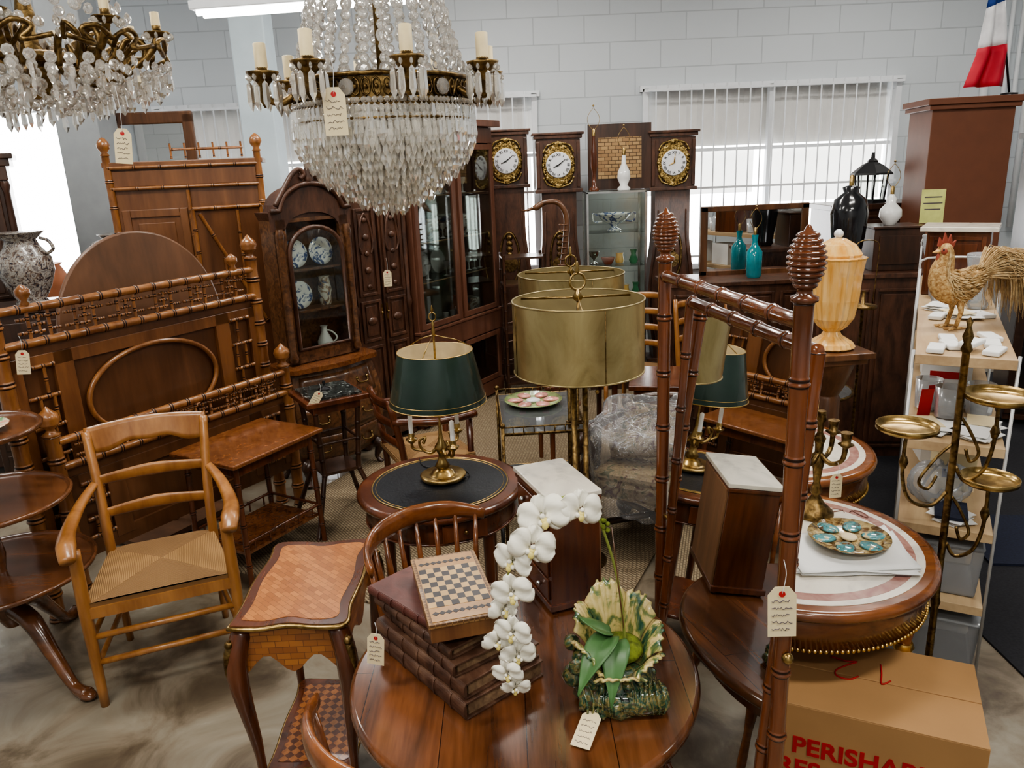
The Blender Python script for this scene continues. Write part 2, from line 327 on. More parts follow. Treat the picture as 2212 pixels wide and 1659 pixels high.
CLEAR=clearm('plastic_film',(.97,.97,.98),1.6,.15,.8,22,.10)
BIN=clearm('clear_bin',(.85,.87,.88),1.0,.15,dif=.25)
TAPES=ramp_noise('tapestry',[(.35,(.09,.032,.022)),(.45,(.24,.17,.09)),(.55,(.32,.24,.13)),(.65,(.10,.10,.045))],17,.8,1.5)
WICK=brick('woven_cane',(.42,.27,.12),(.28,.16,.07),(.07,.035,.015),.06,.03,.003,.6,True,0,.5)
FLAGB=pbr('flag_blue',(.02,.06,.28),.7);FLAGW=pbr('flag_white',(.80,.80,.82),.7);FLAGR=pbr('flag_red',(.50,.02,.04),.7)
DIAL=pbr('enamel_dial',(.82,.83,.85),.2,0,0,coat=.5)
TERRA=pbr('terracotta',(.45,.16,.07),.6)
SIL=pbr('silver',(.65,.66,.66),.2,1,.2)
YEL=pbr('yellow_paper',(.70,.72,.25),.7)
GREYB=ramp_noise('grey_fabric',[(.4,(.3,.3,.3)),(.6,(.5,.5,.5))],8,.8)
RUSH=rush('rush')
BOXW=wood('box_wood',(.14,.055,.02),(.30,.14,.05),.4,6)
PGILT=ramp_noise('pressed_gilt',[(.38,(.10,.06,.02)),(.52,(.32,.22,.08)),(.62,(.62,.46,.19))],60,.35,metal=1,bump=.8)
def transl(name,col,amt):
    m,n,l,b=base(name);t=n.new('ShaderNodeBsdfTranslucent');t.inputs[0].default_value=c4(col);mx=n.new('ShaderNodeMixShader');mx.inputs[0].default_value=amt
    b.inputs['Base Color'].default_value=c4(col);b.inputs['Roughness'].default_value=.8
    l.new(b.outputs[0],mx.inputs[1]);l.new(t.outputs[0],mx.inputs[2]);l.new(mx.outputs[0],n['Material Output'].inputs[0]);return m
TSH=transl('roller_shade',(.8,.79,.74),.30)
TUBEM=pbr('fluorescent_tube',(1,.98,.95),.5,0,0,emit=14)
# ---------------------------------------------------------------- room shell
HC=4.2; YB=7.5; XL=-5.5; XR=5.2; YF=-2.6
mb=MB();mb.box(((XL+XR)/2,(YB+YF)/2,-.05),(XR-XL+.4,YB-YF+.4,.1));struct('floor',mb,CONC)
mb=MB();mb.box(((XL+XR)/2,(YB+YF)/2,HC+.05),(XR-XL+.4,YB-YF+.4,.1));struct('ceiling',mb,CEIL)
for nm,x in (('wall_left',XL-.1),('wall_right',XR+.1)):
    mb=MB();mb.box((x,(YB+YF)/2,HC/2),(.2,YB-YF,HC));struct(nm,mb,BLOCK)
mb=MB();mb.box(((XL+XR)/2,YF-.1,HC/2),(XR-XL+.4,.2,HC));struct('wall_front',mb,BLOCK)
wins=[(-5.3,-3.72,.75,2.62),(-3.15,-1.4,1.0,2.58),(-1.0,.33,1.0,2.58),(1.31,3.67,.95,2.58)]
mb=MB();x=XL
for (a,b,z0,z1) in wins:
    mb.box(((x+a)/2,YB+.1,HC/2),(a-x,.2,HC));mb.box(((a+b)/2,YB+.1,z0/2),(b-a,.2,z0));mb.box(((a+b)/2,YB+.1,(z1+HC)/2),(b-a,.2,HC-z1));x=b
mb.box(((x+XR)/2,YB+.1,HC/2),(XR-x,.2,HC));struct('wall_back',mb,BLOCK)
for i,(a,b,z0,z1) in enumerate(wins):
    mb=MB();w=b-a;cx=(a+b)/2
    for xx in (a+.02,b-.02)+((cx,) if (w>1 and i) else ()): mb.box((xx,YB-.01,(z0+z1)/2),(.05,.07,z1-z0))
    mb.box((cx,YB-.01,z0),(w+.06,.1,.05));mb.box((cx,YB-.01,z1),(w+.06,.07,.05))
    if i:
        mb.box((cx,YB+.02,z0+(z1-z0)*.66),(w,.05,.03))
        k=int(w/.105)
        for j in range(1,k): mb.tube([(a+j*w/k,YB-.09,z0),(a+j*w/k,YB-.09,z1+.02)],.007,6)
        for zz in (z0+.1,z0+(z1-z0)*.45,z1-.02): mb.box((cx,YB-.09,zz),(w,.02,.02))
        zt=z0+(z1-z0)*.68
        pts=int(w/.05)
        mb.grid(lambda u,v:(a+.03+u*(w-.06),YB+.07+.012*(int(u*pts)%2),zt+v*(z1-zt)),pts,1,1,False)
        def sh(x0,x1,zb):
            mb.grid(lambda u,v:(x0+u*(x1-x0),YB+.11,zb+v*(zt-.03-zb)),2,1,2,False)
        sh(a+.04,cx-.10,1.62);sh(cx+.06,b-.06,1.52)
    struct('window_%d'%(i+1),mb,[WHITE,SHADEW,TSH])
mb=MB();mb.box((-1.86,6.35,HC/2),(.26,.26,HC));struct('trim_1',mb,pbr('pale_blue_paint',(.56,.66,.71),.5,0,.03),.01)
mb=MB();mb.box((-3.02,5.95,HC/2),(.30,.30,HC));struct('trim_2',mb,pbr('grey_paint',(.30,.32,.33),.6,0,.05),.01)
mb=MB()
for x,r in ((4.42,.035),(4.6,.02),(4.7,.02),(4.82,.028)): mb.tube([(x,YB-.06,1.2),(x,YB-.06,HC)],r,10)
struct('trim_3',mb,WHITE)
mb=MB();mb.box((0,0,.006),(2.2,3.9,.012));solo('sisal_rug',mb,SISAL,'tan woven sisal rug lying on the concrete floor','rug',(.15,4.95,0),-.45)
mb=MB();mb.box((0,0,.005),(2.9,6.0,.01));solo('floor_mat',mb,MATB,'black floor mat beside the shelving rack','mat',(3.35,3.6,0),0)
mb=MB();mb.box((0,0,.006),(.9,.55,.012));solo('floor_mat',mb,MATBL,'navy blue mat lying over the black matting','mat',(2.75,3.5,.011),-.15)
# ---------------------------------------------------------------- generic furniture
TF=Matrix.Rotation(pi/2,4,'X')
def cab_leg(mb,x,y,z1,dx,dy,r0,r1,m=0,z0=0):
    P=sp([(x,y,z1),(x+dx*.55,y+dy*.55,z1-(z1-z0)*.18),(x+dx*.1,y+dy*.1,z1-(z1-z0)*.6),(x+dx*.15,y+dy*.15,z0+.04),(x+dx*.6,y+dy*.6,z0+.008)],5)
    mb.tube(P,lr([r0,r0*1.05,r1,r1*.8,r1*1.2],len(P)),10,m)
def curved(pts,k=6): return [(p.x,p.y) for p in sp([(a,b,0) for a,b in pts],k)]
def ring_pts(r,z,n=48,c=(0,0)): return [(c[0]+r*math.cos(2*pi*i/n),c[1]+r*math.sin(2*pi*i/n),z) for i in range(n)]
def panel(mb,cx,y,cz,w,h,m=0,d=.012,fr=.02,m2=None):
    for s in (-1,1):
        mb.box((cx+s*(w/2-fr/2),y-d/2,cz),(fr,d,h),m);mb.box((cx,y-d/2,cz+s*(h/2-fr/2)),(w-2*fr,d,fr),m)
    mb.box((cx,y-.003,cz),(w-3.5*fr,.010,h-3.5*fr),m if m2 is None else m2)
def tag(loc,rz=0,tilt=0,s=1.0,string=.07,label='small cream paper price tag hanging on a white string'):
    t=thing('price_tag',label,'tag',loc,rz,'price tags')
    mb=MB();w,h=.042*s,.085*s
    o=[(-w/2,-h),(w/2,-h),(w/2,-.014*s),(w/4,0),(-w/4,0),(-w/2,-.014*s)]
    T=Matrix.Rotation(tilt,4,'Y')@Matrix.Rotation(pi/2,4,'X')
    mb.poly(o,-.0006,.0006,0,T)
    mb.lathe([(.005*s,0),(.005*s,.0012)],n=10,m=1,T=T@Matrix.Translation((0,-.012*s,.0005)))
    part('card',mb,[TAG,REDP],t)
    mb=MB()
    for k in range(5):
        zz=-(.024+.012*k)*s;P=[]
        for i in range(14): P.append(T@Vector((-w*.36+w*.72*i/13*(1 if k%2 else .85),zz+RN.uniform(-.0028,.0028)*s,.0011)))
        mb.tube(P,.0006*s,4)
    part('handwriting',mb,INK,t,label='inked handwritten lines')
    mb=MB();mb.tube(sp([T@Vector((0,-.012*s,.001)),(.004*s,-.004,string*.5*s),(0,0,string*s),],4),.0008,5);part('string',mb,PAPER,t)
    return t
# ---------------------------------------------------------------- main round table
t=thing('round_table','round mahogany pedestal table with plank top and moulded edge','table',(.0,1.665,0))
mb=MB();R0=.432
mb.lathe([(R0-.03,.705),(R0-.008,.708),(R0,.716),(R0,.730),(R0-.006,.738),(R0-.012,.74)],n=96);part('table_top',mb,MAHX,t)
mb=MB();mb.lathe([(.36,.64),(.36,.706)],n=48);part('apron',mb,MAHOG,t)
mb=MB();mb.lathe([(.09,.16),(.10,.2),(.05,.26),(.045,.34),(.08,.42),(.06,.5),(.05,.6),(.14,.64)],n=28);part('pedestal',mb,MAHOG,t)
for i in range(3):
    mb=MB();a=i*2*pi/3+.5;P=sp([(.07*math.cos(a),.07*math.sin(a),.24),(.2*math.cos(a),.2*math.sin(a),.2),(.3*math.cos(a),.3*math.sin(a),.07),(.36*math.cos(a),.36*math.sin(a),.02)],5)
    mb.tube(P,lr([.032,.026,.018,.022],len(P)),10);part('leg',mb,MAHOG,t)
# ---------------------------------------------------------------- books
def book(lbl,l,w,h,loc,rz,cov,name='antique_book'):
    b=thing(name,lbl,'book',loc,rz,'stack of antique books')
    mb=MB();mb.box((0,-.006,h/2),(l-.016,w-.014,h-.01));part('pages',mb,PAGES,b,.001)
    mb=MB();mb.box((0,0,.003),(l,w,.006));mb.box((0,0,h-.003),(l,w,.006))
    P=[]
    for i in range(9):
        a=-pi/2+pi*i/8;P.append((w/2-.002+math.cos(a)*.008,h/2+math.sin(a)*(h/2-.001)))
    TT=Matrix(((0,0,1,0),(1,0,0,0),(0,1,0,0),(0,0,0,1)))
    mb.poly(P,-l/2,l/2,0,TT)
    for k in range(5):
        x=-l/2+l*(k+.8)/5.6;Q=[(w/2+math.cos(-pi/2+pi*i/8)*.0085,h/2+math.sin(-pi/2+pi*i/8)*(h/2-.0005)) for i in range(9)]
        mb.poly(Q,x-.003,x+.003,0,TT)
    part('cover',mb,cov,b,.0015);return b
z=.74;A=math.radians(129)
specs=[(.385,.235,.046,0,0,0,BOOKL,'large brown leather album with ribbed spine, bottom of stack'),
(.375,.228,.042,-.004,.004,.03,BOOKL,'worn brown leather album with ribbed spine'),
(.345,.205,.034,-.012,.010,-.05,BOOKL,'brown leather-bound album, slightly turned in the stack'),
(.33,.20,.028,-.03,.02,.02,BOOKL,'scuffed brown leather volume in the stack'),
(.30,.19,.026,-.055,.045,.10,BOOKR,'dark red leather volume on top of the stack')]
for l,w,h,dx,dy,dr,mt,lb in specs:
    book(lb,l,w,h,(-.165+dx,1.70+dy,z),A+dr,mt);z+=h+.0004
t=thing('game_box','inlaid wooden chessboard box with geometric marquetry border','box',(-.165,1.685,z),math.radians(104)-pi/2)
mb=MB();mb.box((0,0,.020),(.162,.31,.040));part('body',mb,BOXW,t,.002)
mb=MB();mb.box((0,0,.045),(.170,.320,.010));part('lid',mb,checker('lid_border',(.33,.19,.075),(.14,.07,.03),.009,.4,pi/4,coat=.1),t,.001)
mb=MB();mb.box((0,0,.0505),(.150,.300,.0012));part('lid_field',mb,wood('lid_field',(.34,.18,.07),(.46,.26,.10),.4,6,coat=.1),t)
mb=MB();q=.0183
for i in range(8):
    for j in range(8):
        mb.box(((i-3.5)*q,(j-3.5)*q*1.25,.0514),(q,q*1.25,.0008),(i+j)%2)
for s in (-1,1):
    for k in range(9): mb.box(((k-4)*.0155,s*.118,.0514),(.012,.012,.0008),1,rz=pi/4)
part('chessboard',mb,[pbr('square_light',(.50,.32,.14),.4),pbr('square_dark',(.035,.030,.032),.4)],t,label='dark and light inlaid chess squares')
# ---------------------------------------------------------------- small chest on table
t=thing('table_chest','small mahogany chest of drawers with white marble top on round table','chest',(.115,2.035,.74),math.radians(20))
mb=MB();w,d,h=.148,.245,.335
mb.box((0,0,h/2+.008),(w,d,h-.02));mb.box((0,0,.018),(w+.016,d+.016,.018));mb.box((0,0,h-.006),(w+.010,d+.010,.012))
for x in (-1,1):
    for y in (-1,1): mb.sph((x*(w/2-.008),y*(d/2-.008),.008),.011,n=10,k=6)
part('body',mb,MAHOG,t,.002)
mb=MB();mb.box((w/2+.003,0,h/2+.008),(.008,d-.01,h-.03));part('back_panel',mb,BACKW,t,.001,label='raw brown wooden back board')
for k in range(4):
    mb=MB();mb.box((-w/2-.003,0,.065+.072*k),(.006,d-.03,.062));o=part('drawer',mb,MAHOG,t,.002)
    for y in (-.055,.055):
        m2=MB();m2.sph((-w/2-.013,y,.065+.072*k),.008,n=10,k=6);kk=part('knob',m2,SIL,o)
mb=MB();mb.box((0,.005,h+.008),(w+.012,d+.022,.014));part('marble_top',mb,MARBW,t,.002,label='cream white marble slab')
# ---------------------------------------------------------------- orchid
t=thing('potted_orchid','white orchid spray growing in a green and yellow majolica shell planter','plant',(.215,1.55,.74),0)
mb=MB()
mb.tube(sp([(-.085,-.045,.035),(-.02,-.062,.034),(.05,-.065,.030),(.105,-.055,.030)],4),lr([.036,.034,.036,.030],13),16)
for k in range(14): mb.tube([(-.08+.0135*k+.004*math.cos(j*pi/3+k),-.0625+.037*math.cos(j*pi/6),.033+.037*math.sin(j*pi/6)) for j in range(12)],.003,5,closed=True)
mb.lathe([(.088,0),(.095,.012),(.09,.04),(.075,.075),(.055,.10)],n=26,fl=.08,a0=.1)
for k in range(40):
    a=RN.uniform(0,2*pi);zz=RN.uniform(.01,.085);rr=.094-.35*max(0,zz-.03);mb.sph((rr*math.cos(a),rr*math.sin(a),zz),RN.uniform(.010,.020),0,7,5,(1,.7,.9),Matrix.Rotation(a,4,'Z'))
for k in range(3): mb.sph((-.10+.02*(k%2),-.02+.02*k,.07+.03*k),.028-.004*k,0,10,6)
mb.tube([(-.095+.018*math.cos(j*.8)*(1-j/16),-.055,.115+.018*math.sin(j*.8)*(1-j/16)) for j in range(15)],.008,8)
part('base',mb,MAJ,t,label='dark green log and rockwork base with snail')
mb=MB()
def shell(ang,hh,wd,ro,z0=.050):
    def f(u,v):
        s=(u-.5)*2;rim=1-.20*abs(s)**3+.018*math.cos(s*pi*5);zz=z0+hh*(v-.10*v**4)*rim
        r=ro*(.72+.50*v+.38*v**3)+.0035*math.cos(s*pi*6)*v
        a=ang+s*wd*(.62+.38*v)
        return (r*math.cos(a),r*math.sin(a),zz)
    mb.grid(f,44,12)
for a,hh,wd,ro in ((1.75,.225,.56,.056),(2.75,.185,.52,.060),(.85,.19,.52,.064),(.0,.14,.50,.068),(3.6,.12,.50,.064),(-.75,.095,.50,.070),(-1.6,.07,.55,.068),(-2.4,.08,.5,.064)): shell(a,hh,wd,ro)
part('planter_shells',mb,MAJY,t,sol=.006,label='cream and yellow ribbed shell leaves')
mb=MB();mb.sph((0.01,0,.125),.055,n=14,k=8,sc=(1,1,.45));part('moss',mb,MOSS,t)
def leaf(p,az,L,wd,droop,rise=.3,tw=0):
    m2=MB()
    def f(u,v):
        s=(v-.5)*2;x=L*u;ww=wd*math.sin(pi*(.14+.86*u)**.85)*s
        zz=rise*x-droop*u*u+abs(s)*.008+tw*ww
        return (p[0]+x*math.cos(az)-ww*math.sin(az),p[1]+x*math.sin(az)+ww*math.cos(az),p[2]+zz)
    m2.grid(f,16,8);part('leaf',m2,LEAF,t,sol=.0025)
leaf((.0,-.03,.165),-1.85,.098,.032,.125,.15);leaf((-.01,-.02,.17),-2.35,.125,.034,.11,.15);leaf((-.01,-.01,.17),-3.0,.075,.028,-.01,.45)
SPT=[(.02,-.02,.14),(.005,-.015,.30),(-.03,-.02,.44),(-.06,-.02,.505),(-.11,-.03,.525),(-.17,-.045,.49),(-.22,-.06,.42),(-.245,-.07,.34),(-.25,-.08,.25),(-.24,-.085,.15)]
SP=sp(SPT,6)
mb=MB();mb.tube(SP,lr([.0035,.0032,.0028,.0022,.0015],len(SP)),8);mb.tube([(.02,-.02,.13),(.015,-.02,.2),(-.01,-.015,.44)],.0016,6,1)
for k in range(6): mb.sph((-.025+.006*math.cos(k*2),-.018+.006*math.sin(k*2),.435+.005*k),.006,2,6,5)
part('stem',mb,[STEM,BEDP,MOSS],t)
def flower(c,az,el,s,roll=0):
    m2=MB();s*=.95
    T=Matrix.Translation(c)@Matrix.Rotation(az,4,'Z')@Matrix.Rotation(el,4,'X')@Matrix.Rotation(roll,4,'Y')@Matrix.Diagonal((s,s,s,1))
    def pet(ang,L,wd,cup,y0):
        def f(u,v):
            q=(v-.5)*2;r=L*(.06+.94*u);ww=wd*math.sqrt(max(0,1-abs(2*u-1.06)**2.4))*q if u>.02 else 0
            x=r*math.cos(ang)-ww*math.sin(ang);z=r*math.sin(ang)+ww*math.cos(ang)
            return T@Vector((x,y0-cup*(u*(1-u)*4)+.25*ww*ww/wd+.004*math.sin(q*5+u*4),z))
        m2.grid(f,8,8,0)
    for a in (pi/2,pi/2+2.15,pi/2-2.15): pet(a,.038,.017,.004,.005)
    for a in (.14,pi-.14): pet(a,.045,.030,.009,-.003)
    m2.sph(T@Vector((0,-.012,-.006)),.0070*s,1,8,6);m2.sph(T@Vector((0,-.016,-.013)),.006*s,1,8,6,(1,.7,1.3))
    m2.sph(T@Vector((.007,-.013,-.008)),.0055*s,0,6,5);m2.sph(T@Vector((-.007,-.013,-.008)),.0055*s,0,6,5);m2.sph(T@Vector((0,-.014,.003)),.005*s,0,6,5)
    part('flower',m2,[PETAL,LIP],t,sol=.0006)
for c,az,el,s,ro in [((-.082,-.045,.500),.25,-.1,1.15,.2),((-.160,-.055,.492),-.1,-.25,1.3,-.3),((-.188,-.085,.440),.1,-.1,1.2,.3),((-.228,-.07,.400),-.6,0,1.1,.1),
 ((-.232,-.10,.342),-.2,.1,1.1,-.2),((-.255,-.085,.295),.7,0,.95,.4),((-.235,-.11,.252),-.4,.1,1.0,0),((-.270,-.10,.225),.4,.1,.85,.3),((-.228,-.10,.190),.2,.2,.95,.1),((-.250,-.115,.155),-.3,.2,.85,-.3),((-.235,-.11,.115),.1,.4,.78,.2)]:
    flower(c,az,el,s,ro)
# ---------------------------------------------------------------- marquetry side table
t=thing('side_table','kingwood marquetry side table with gilt edging and cabriole legs','table',(-.660,2.145,0),.0)
def serp(w,d,k=1.0):
    q=[(-w,-d),(-w*.5,-d-.008*k),(0,-d+.006*k),(w*.5,-d-.008*k),(w,-d),(w-.005*k,-d*.6),(w+.003*k,0),(w-.005*k,d*.6),(w,d),(w*.5,d+.006*k),(0,d-.006*k),(-w*.5,d+.006*k),(-w,d),(-w+.005*k,d*.6),(-w-.003*k,0),(-w+.005*k,-d*.6),(-w,-d)]
    return curved(q,4)[:-1]
mb=MB();mb.poly(serp(.162,.245),.722,.742,0);part('table_top',mb,wood('kingwood',(.050,.015,.007),(.15,.045,.018),.25,8,(1,.15,1),.5),t)
mb=MB();mb.poly(serp(.136,.218,1.3),.742,.7432,0);part('top_inlay',mb,PARQ,t,label='basket-weave parquetry panel')
mb=MB();mb.tube([(x,y,.733) for x,y in serp(.165,.248)],.0065,8,closed=True);part('gilt_rim',mb,BRASS,t,label='polished brass moulded edge')
mb=MB()
for s,(ax,L) in enumerate(((0,.29),(0,.29),(1,.45),(1,.45))):
    sg=-1 if s%2==0 else 1
    q=[(-L/2,0),(L/2,0),(L/2,-.16)]+[(L/2*(1-2*k/14),-.115-.028*math.cos(4*pi*k/14)) for k in range(1,14)]+[(-L/2,-.16)]
    if ax==0: T=Matrix.Translation((0,sg*.228,.722))@TF
    else: T=Matrix.Translation((sg*.145,0,.722))@Matrix.Rotation(pi/2,4,'Z')@TF
    mb.poly(q,-.008,.008,0,T)
part('apron',mb,brick('apron_parq',(.38,.15,.042),(.22,.075,.022),(.13,.045,.014),.04,.02,.001,.3,True,0,.05,.4),t)
for x in (-1,1):
    for y in (-1,1):
        mb=MB();cab_leg(mb,x*.135,y*.22,.715,x*.045,y*.05,.030,.014)
        lg=part('leg',mb,MAHOG,t)
        mb=MB();P=sp([(x*.145,y*.232,.71),(x*.172,y*.255,.66),(x*.178,y*.258,.58),(x*.160,y*.240,.50)],5);mb.tube(P,lr([.010,.014,.009,.004],len(P)),8)
        mb.sph((x*.168,y*.252,.685),.014,n=10,k=6);part('bronze_mount',mb,BRASSD,lg,label='cast bronze scroll mount')
        mb=MB();mb.sph((x*.162,y*.25,.015),.015,n=10,k=6);part('sabot',mb,BRASSD,lg)
mb=MB();mb.poly(serp(.130,.21,.6),.205,.220);mb.tube([(x,y,.214) for x,y in serp(.132,.212,.6)],.005,8,1,closed=True);mb.poly(serp(.108,.18,.5),.220,.2212,2)
part('lower_shelf',mb,[MAHOG,BRASS,PARQ2],t)
# ---------------------------------------------------------------- curved rail chairs
def rail_chair(loc,rz,lb,a0,a1):
    t=thing('captain_chair',lb,'chair',loc,rz,'curved rail chairs')
    mb=MB();mb.lathe([(.19,.43),(.215,.435),(.22,.45),(.21,.462),(.15,.455)],n=36);part('seat',mb,CHAIRW,t)
    n=26;P=[];
    for i in range(n):
        a=a0+(a1-a0)*i/(n-1);e=abs(i/(n-1)-.5)*2
        P.append((.265*math.cos(a),.265*math.sin(a),.845-.02*e**3))
    mb=MB();mb.tube(P,lr([.020,.034,.038,.038,.034,.020],n),8,fl=.40,up=(0,0,1));part('back_rail',mb,CHAIRW,t,label='broad curved top rail')
    for i in range(9):
        a=a0+.12+(a1-a0-.24)*i/8;mb=MB();mb.tube([(.19*math.cos(a),.19*math.sin(a),.45),(.24*math.cos(a),.24*math.sin(a),.66),(.262*math.cos(a),.262*math.sin(a),.825)],[.007,.010,.007],8);part('spindle',mb,CHAIRW,t)
    for x in (-1,1):
        for y in (-1,1):
            mb=MB();mb.lathe([(.011,0),(.016,.1),(.013,.2),(.02,.28),(.014,.36),(.014,.44)],n=12,T=Matrix.Rotation(.12*y,4,'X')@Matrix.Rotation(-.12*x,4,'Y'),c=(x*.19,y*.19,0));part('leg',mb,CHAIRW,t)
    return t
rail_chair((-.195,2.13,0),0,'reddish wooden spindle chair with curved rail behind the round table',1.25,3.6)
rail_chair((-.20,1.42,0),0,'reddish wooden spindle chair with curved rail tucked beside table',3.0,4.9)
# ---------------------------------------------------------------- leather top gueridon
t=thing('drum_table','round mahogany table with black leather top and gilt tooling','table',(-.30,2.82,0))
mb=MB();mb.lathe([(.29,.725),(.322,.73),(.328,.742),(.322,.755),(.31,.76)],n=80);part('table_top',mb,MAHOG,t)
mb=MB();mb.lathe([(.270,.76),(.270,.7615)],n=80);part('leather_inset',mb,LEATH,t,label='black leather writing surface')
mb=MB();mb.tube(ring_pts(.266,.762,64),.0026,6,closed=True);mb.tube(ring_pts(.252,.762,64),.0012,6,closed=True);part('gilt_border',mb,GILT,t)
mb=MB();mb.lathe([(.292,.635),(.296,.64),(.296,.73)],n=64);mb.tube(ring_pts(.297,.64),.004,6,closed=True);part('apron',mb,MAHOG,t)
for a in (-1.2,1.9):
    mb=MB();mb.box((.297*math.cos(a),.297*math.sin(a),.685),(.012,.17,.07),rz=a);o=part('drawer',mb,MAHOG,t,.002);m2=MB();m2.sph((.312*math.cos(a),.312*math.sin(a),.685),.009,n=10,k=6);part('knob',m2,BRASS,o)
for i in range(4):
    a=pi/4+i*pi/2;mb=MB();mb.lathe([(.011,0),(.014,.05),(.017,.3),(.022,.58),(.024,.72)],(.265*math.cos(a),.265*math.sin(a),0),12);part('leg',mb,MAHOG,t)
mb=MB();mb.lathe([(.18,.16),(.19,.168),(.18,.178)],n=40);mb.tube([(-.26,0,.17),(.26,0,.17)],.008,6);part('lower_shelf',mb,MAHOG,t)
t=thing('bouillotte_lamp','brass three-candle table lamp with dark green metal shade','lamp',(-.29,2.86,.762))
mb=MB();mb.lathe([(.052,0),(.088,.004),(.092,.018),(.085,.022),(.06,.016),(.045,.022),(.040,.035),(.02,.045)],n=36);part('base',mb,BRASS,t)
mb=MB();mb.lathe([(.02,.04),(.030,.055),(.018,.075),(.012,.10),(.022,.12),(.026,.135),(.014,.155),(.008,.18),(.006,.22),(.004,.24),(.004,.60)],n=20);part('stem',mb,BRASS,t)
for i in range(3):
    a=-pi/2+.5+i*2*pi/3;ca,sa=math.cos(a),math.sin(a)
    mb=MB();P=sp([(.01*ca,.01*sa,.14),(.04*ca,.04*sa,.11),(.075*ca,.075*sa,.125),(.085*ca,.085*sa,.16),(.06*ca,.06*sa,.175),(.07*ca,.07*sa,.15)],5);mb.tube(P,lr([.008,.007,.006,.005,.005,.007],len(P)),8)
    mb.tube(sp([(.07*ca,.07*sa,.12),(.11*ca,.11*sa,.13),(.115*ca,.115*sa,.16)],5),.006,8);mb.lathe([(.006,.15),(.022,.165),(.024,.17),(.012,.172),(.013,.19),(.011,.195)],(.115*ca,.115*sa,0),16)
    o=part('candle_arm',mb,BRASS,t)
    mb=MB();mb.lathe([(.009,.19),(.009,.27),(.003,.275)],(.115*ca,.115*sa,0),14);part('candle',mb,CHINA,o,label='white candle')
mb=MB();mb.open_lathe([(.188,.320),(.1885,.325),(.144,.525)],n=64,m=0);mb.open_lathe([(.186,.320),(.142,.525)],n=64,m=1)
mb.tube(ring_pts(.1885,.322,56),.0022,6,2,closed=True);mb.tube(ring_pts(.1848,.342,56),.0011,6,2,closed=True);mb.tube(ring_pts(.1445,.524,56),.0018,6,2,closed=True)
part('lamp_shade',mb,[GREEN,CREAM,GILT],t,label='dark green tapered metal shade, cream inside')
mb=MB()
for i in range(3):
    a=i*2*pi/3+.3;mb.tube([(0,0,.585),(.08*math.cos(a),.08*math.sin(a),.56),(.143*math.cos(a),.143*math.sin(a),.528)],.0022,6)
mb.lathe([(.004,.58),(.008,.60),(.004,.62),(.007,.63),(.003,.64)],n=12);mb.tube([(.013*math.cos(a*pi/8),0,.655+.016*math.sin(a*pi/8)) for a in range(16)],.0025,6,closed=True);mb.lathe([(.003,.67),(.007,.68),(.001,.70)],n=10)
part('shade_support',mb,BRASS,t)
mb=MB();mb.tube(sp([(.03,-.02,.01),(.09,-.03,.012),(.10,.03,.004),(.05,.10,.003),(-.08,.12,.003),(-.12,.22,.003)],6),.0022,6);part('cord',mb,BLACK,t)
# ---------------------------------------------------------------- brass drum floor lamps
def drum(loc,lb,sc=1.0,zb=1.205,hh=.265,br=.15):
    t=thing('floor_lamp',lb,'lamp',loc,.3,'brass floor lamps')
    mb=MB();mb.lathe([(br,0),(br+.005,.012),(br-.01,.025),(.05,.035),(.03,.06)],n=32);part('base',mb,BRASSD,t)
    mb=MB();zt=zb+hh;r=.243*sc
    for x in (-.020,.020): mb.tube([(x,0,.04),(x,0,zb-.03)],.0095,10)
    for z in (.3,.75,zb-.05): mb.box((0,0,z),(.07,.028,.02))
    mb.tube([(0,0,zb-.05),(0,0,zt)],.005,8);part('pole',mb,BRASSD,t,label='twin brass poles')
    mb=MB();mb.open_lathe([(r,zb),(r,zt)],n=96);mb.open_lathe([(r-.002,zb),(r-.002,zt)],n=96,m=1)
    for z in (zb+.001,zt-.001): mb.tube(ring_pts(r,z,80),.003,6,closed=True)
    for i in range(4):
        a=i*pi/2;mb.tube([((r+.0012)*math.cos(a),(r+.0012)*math.sin(a),zb+.005),((r+.0012)*math.cos(a),(r+.0012)*math.sin(a),zt-.005)],.0013,5,2)
    part('lamp_shade',mb,[SHADEB,SHADEI,BRASSD],t,label='aged brass drum shade')
    mb=MB()
    for i in range(3):
        a=i*2*pi/3+.2;mb.tube([(0,0,zt+.005),((r-.003)*math.cos(a),(r-.003)*math.sin(a),zt-.010)],.0045,6,fl=.5)
    mb.lathe([(.01,zt-.005),(.018,zt+.005),(.01,zt+.02),(.006,zt+.03)],n=14);mb.tube([(.026*math.cos(a*pi/12),0,zt+.055+.026*math.sin(a*pi/12)) for a in range(24)],.004,8,closed=True);mb.lathe([(.004,zt+.080),(.008,zt+.09),(.004,zt+.10),(.006,zt+.11),(.001,zt+.12)],n=12)
    part('shade_spider',mb,BRASS,t)
    mb=MB();mb.tube([(.05,-.03,zb),(.05,-.03,zb-.07)],.001,4);mb.sph((.05,-.03,zb-.075),.007,n=8,k=6);part('pull_chain',mb,BRASS,t)
drum((.220,2.42,0),'floor lamp with twin poles and aged brass drum shade',.865,1.305,.232,.12)
drum((.29,3.52,0),'second brass drum-shade floor lamp standing by the trolley')
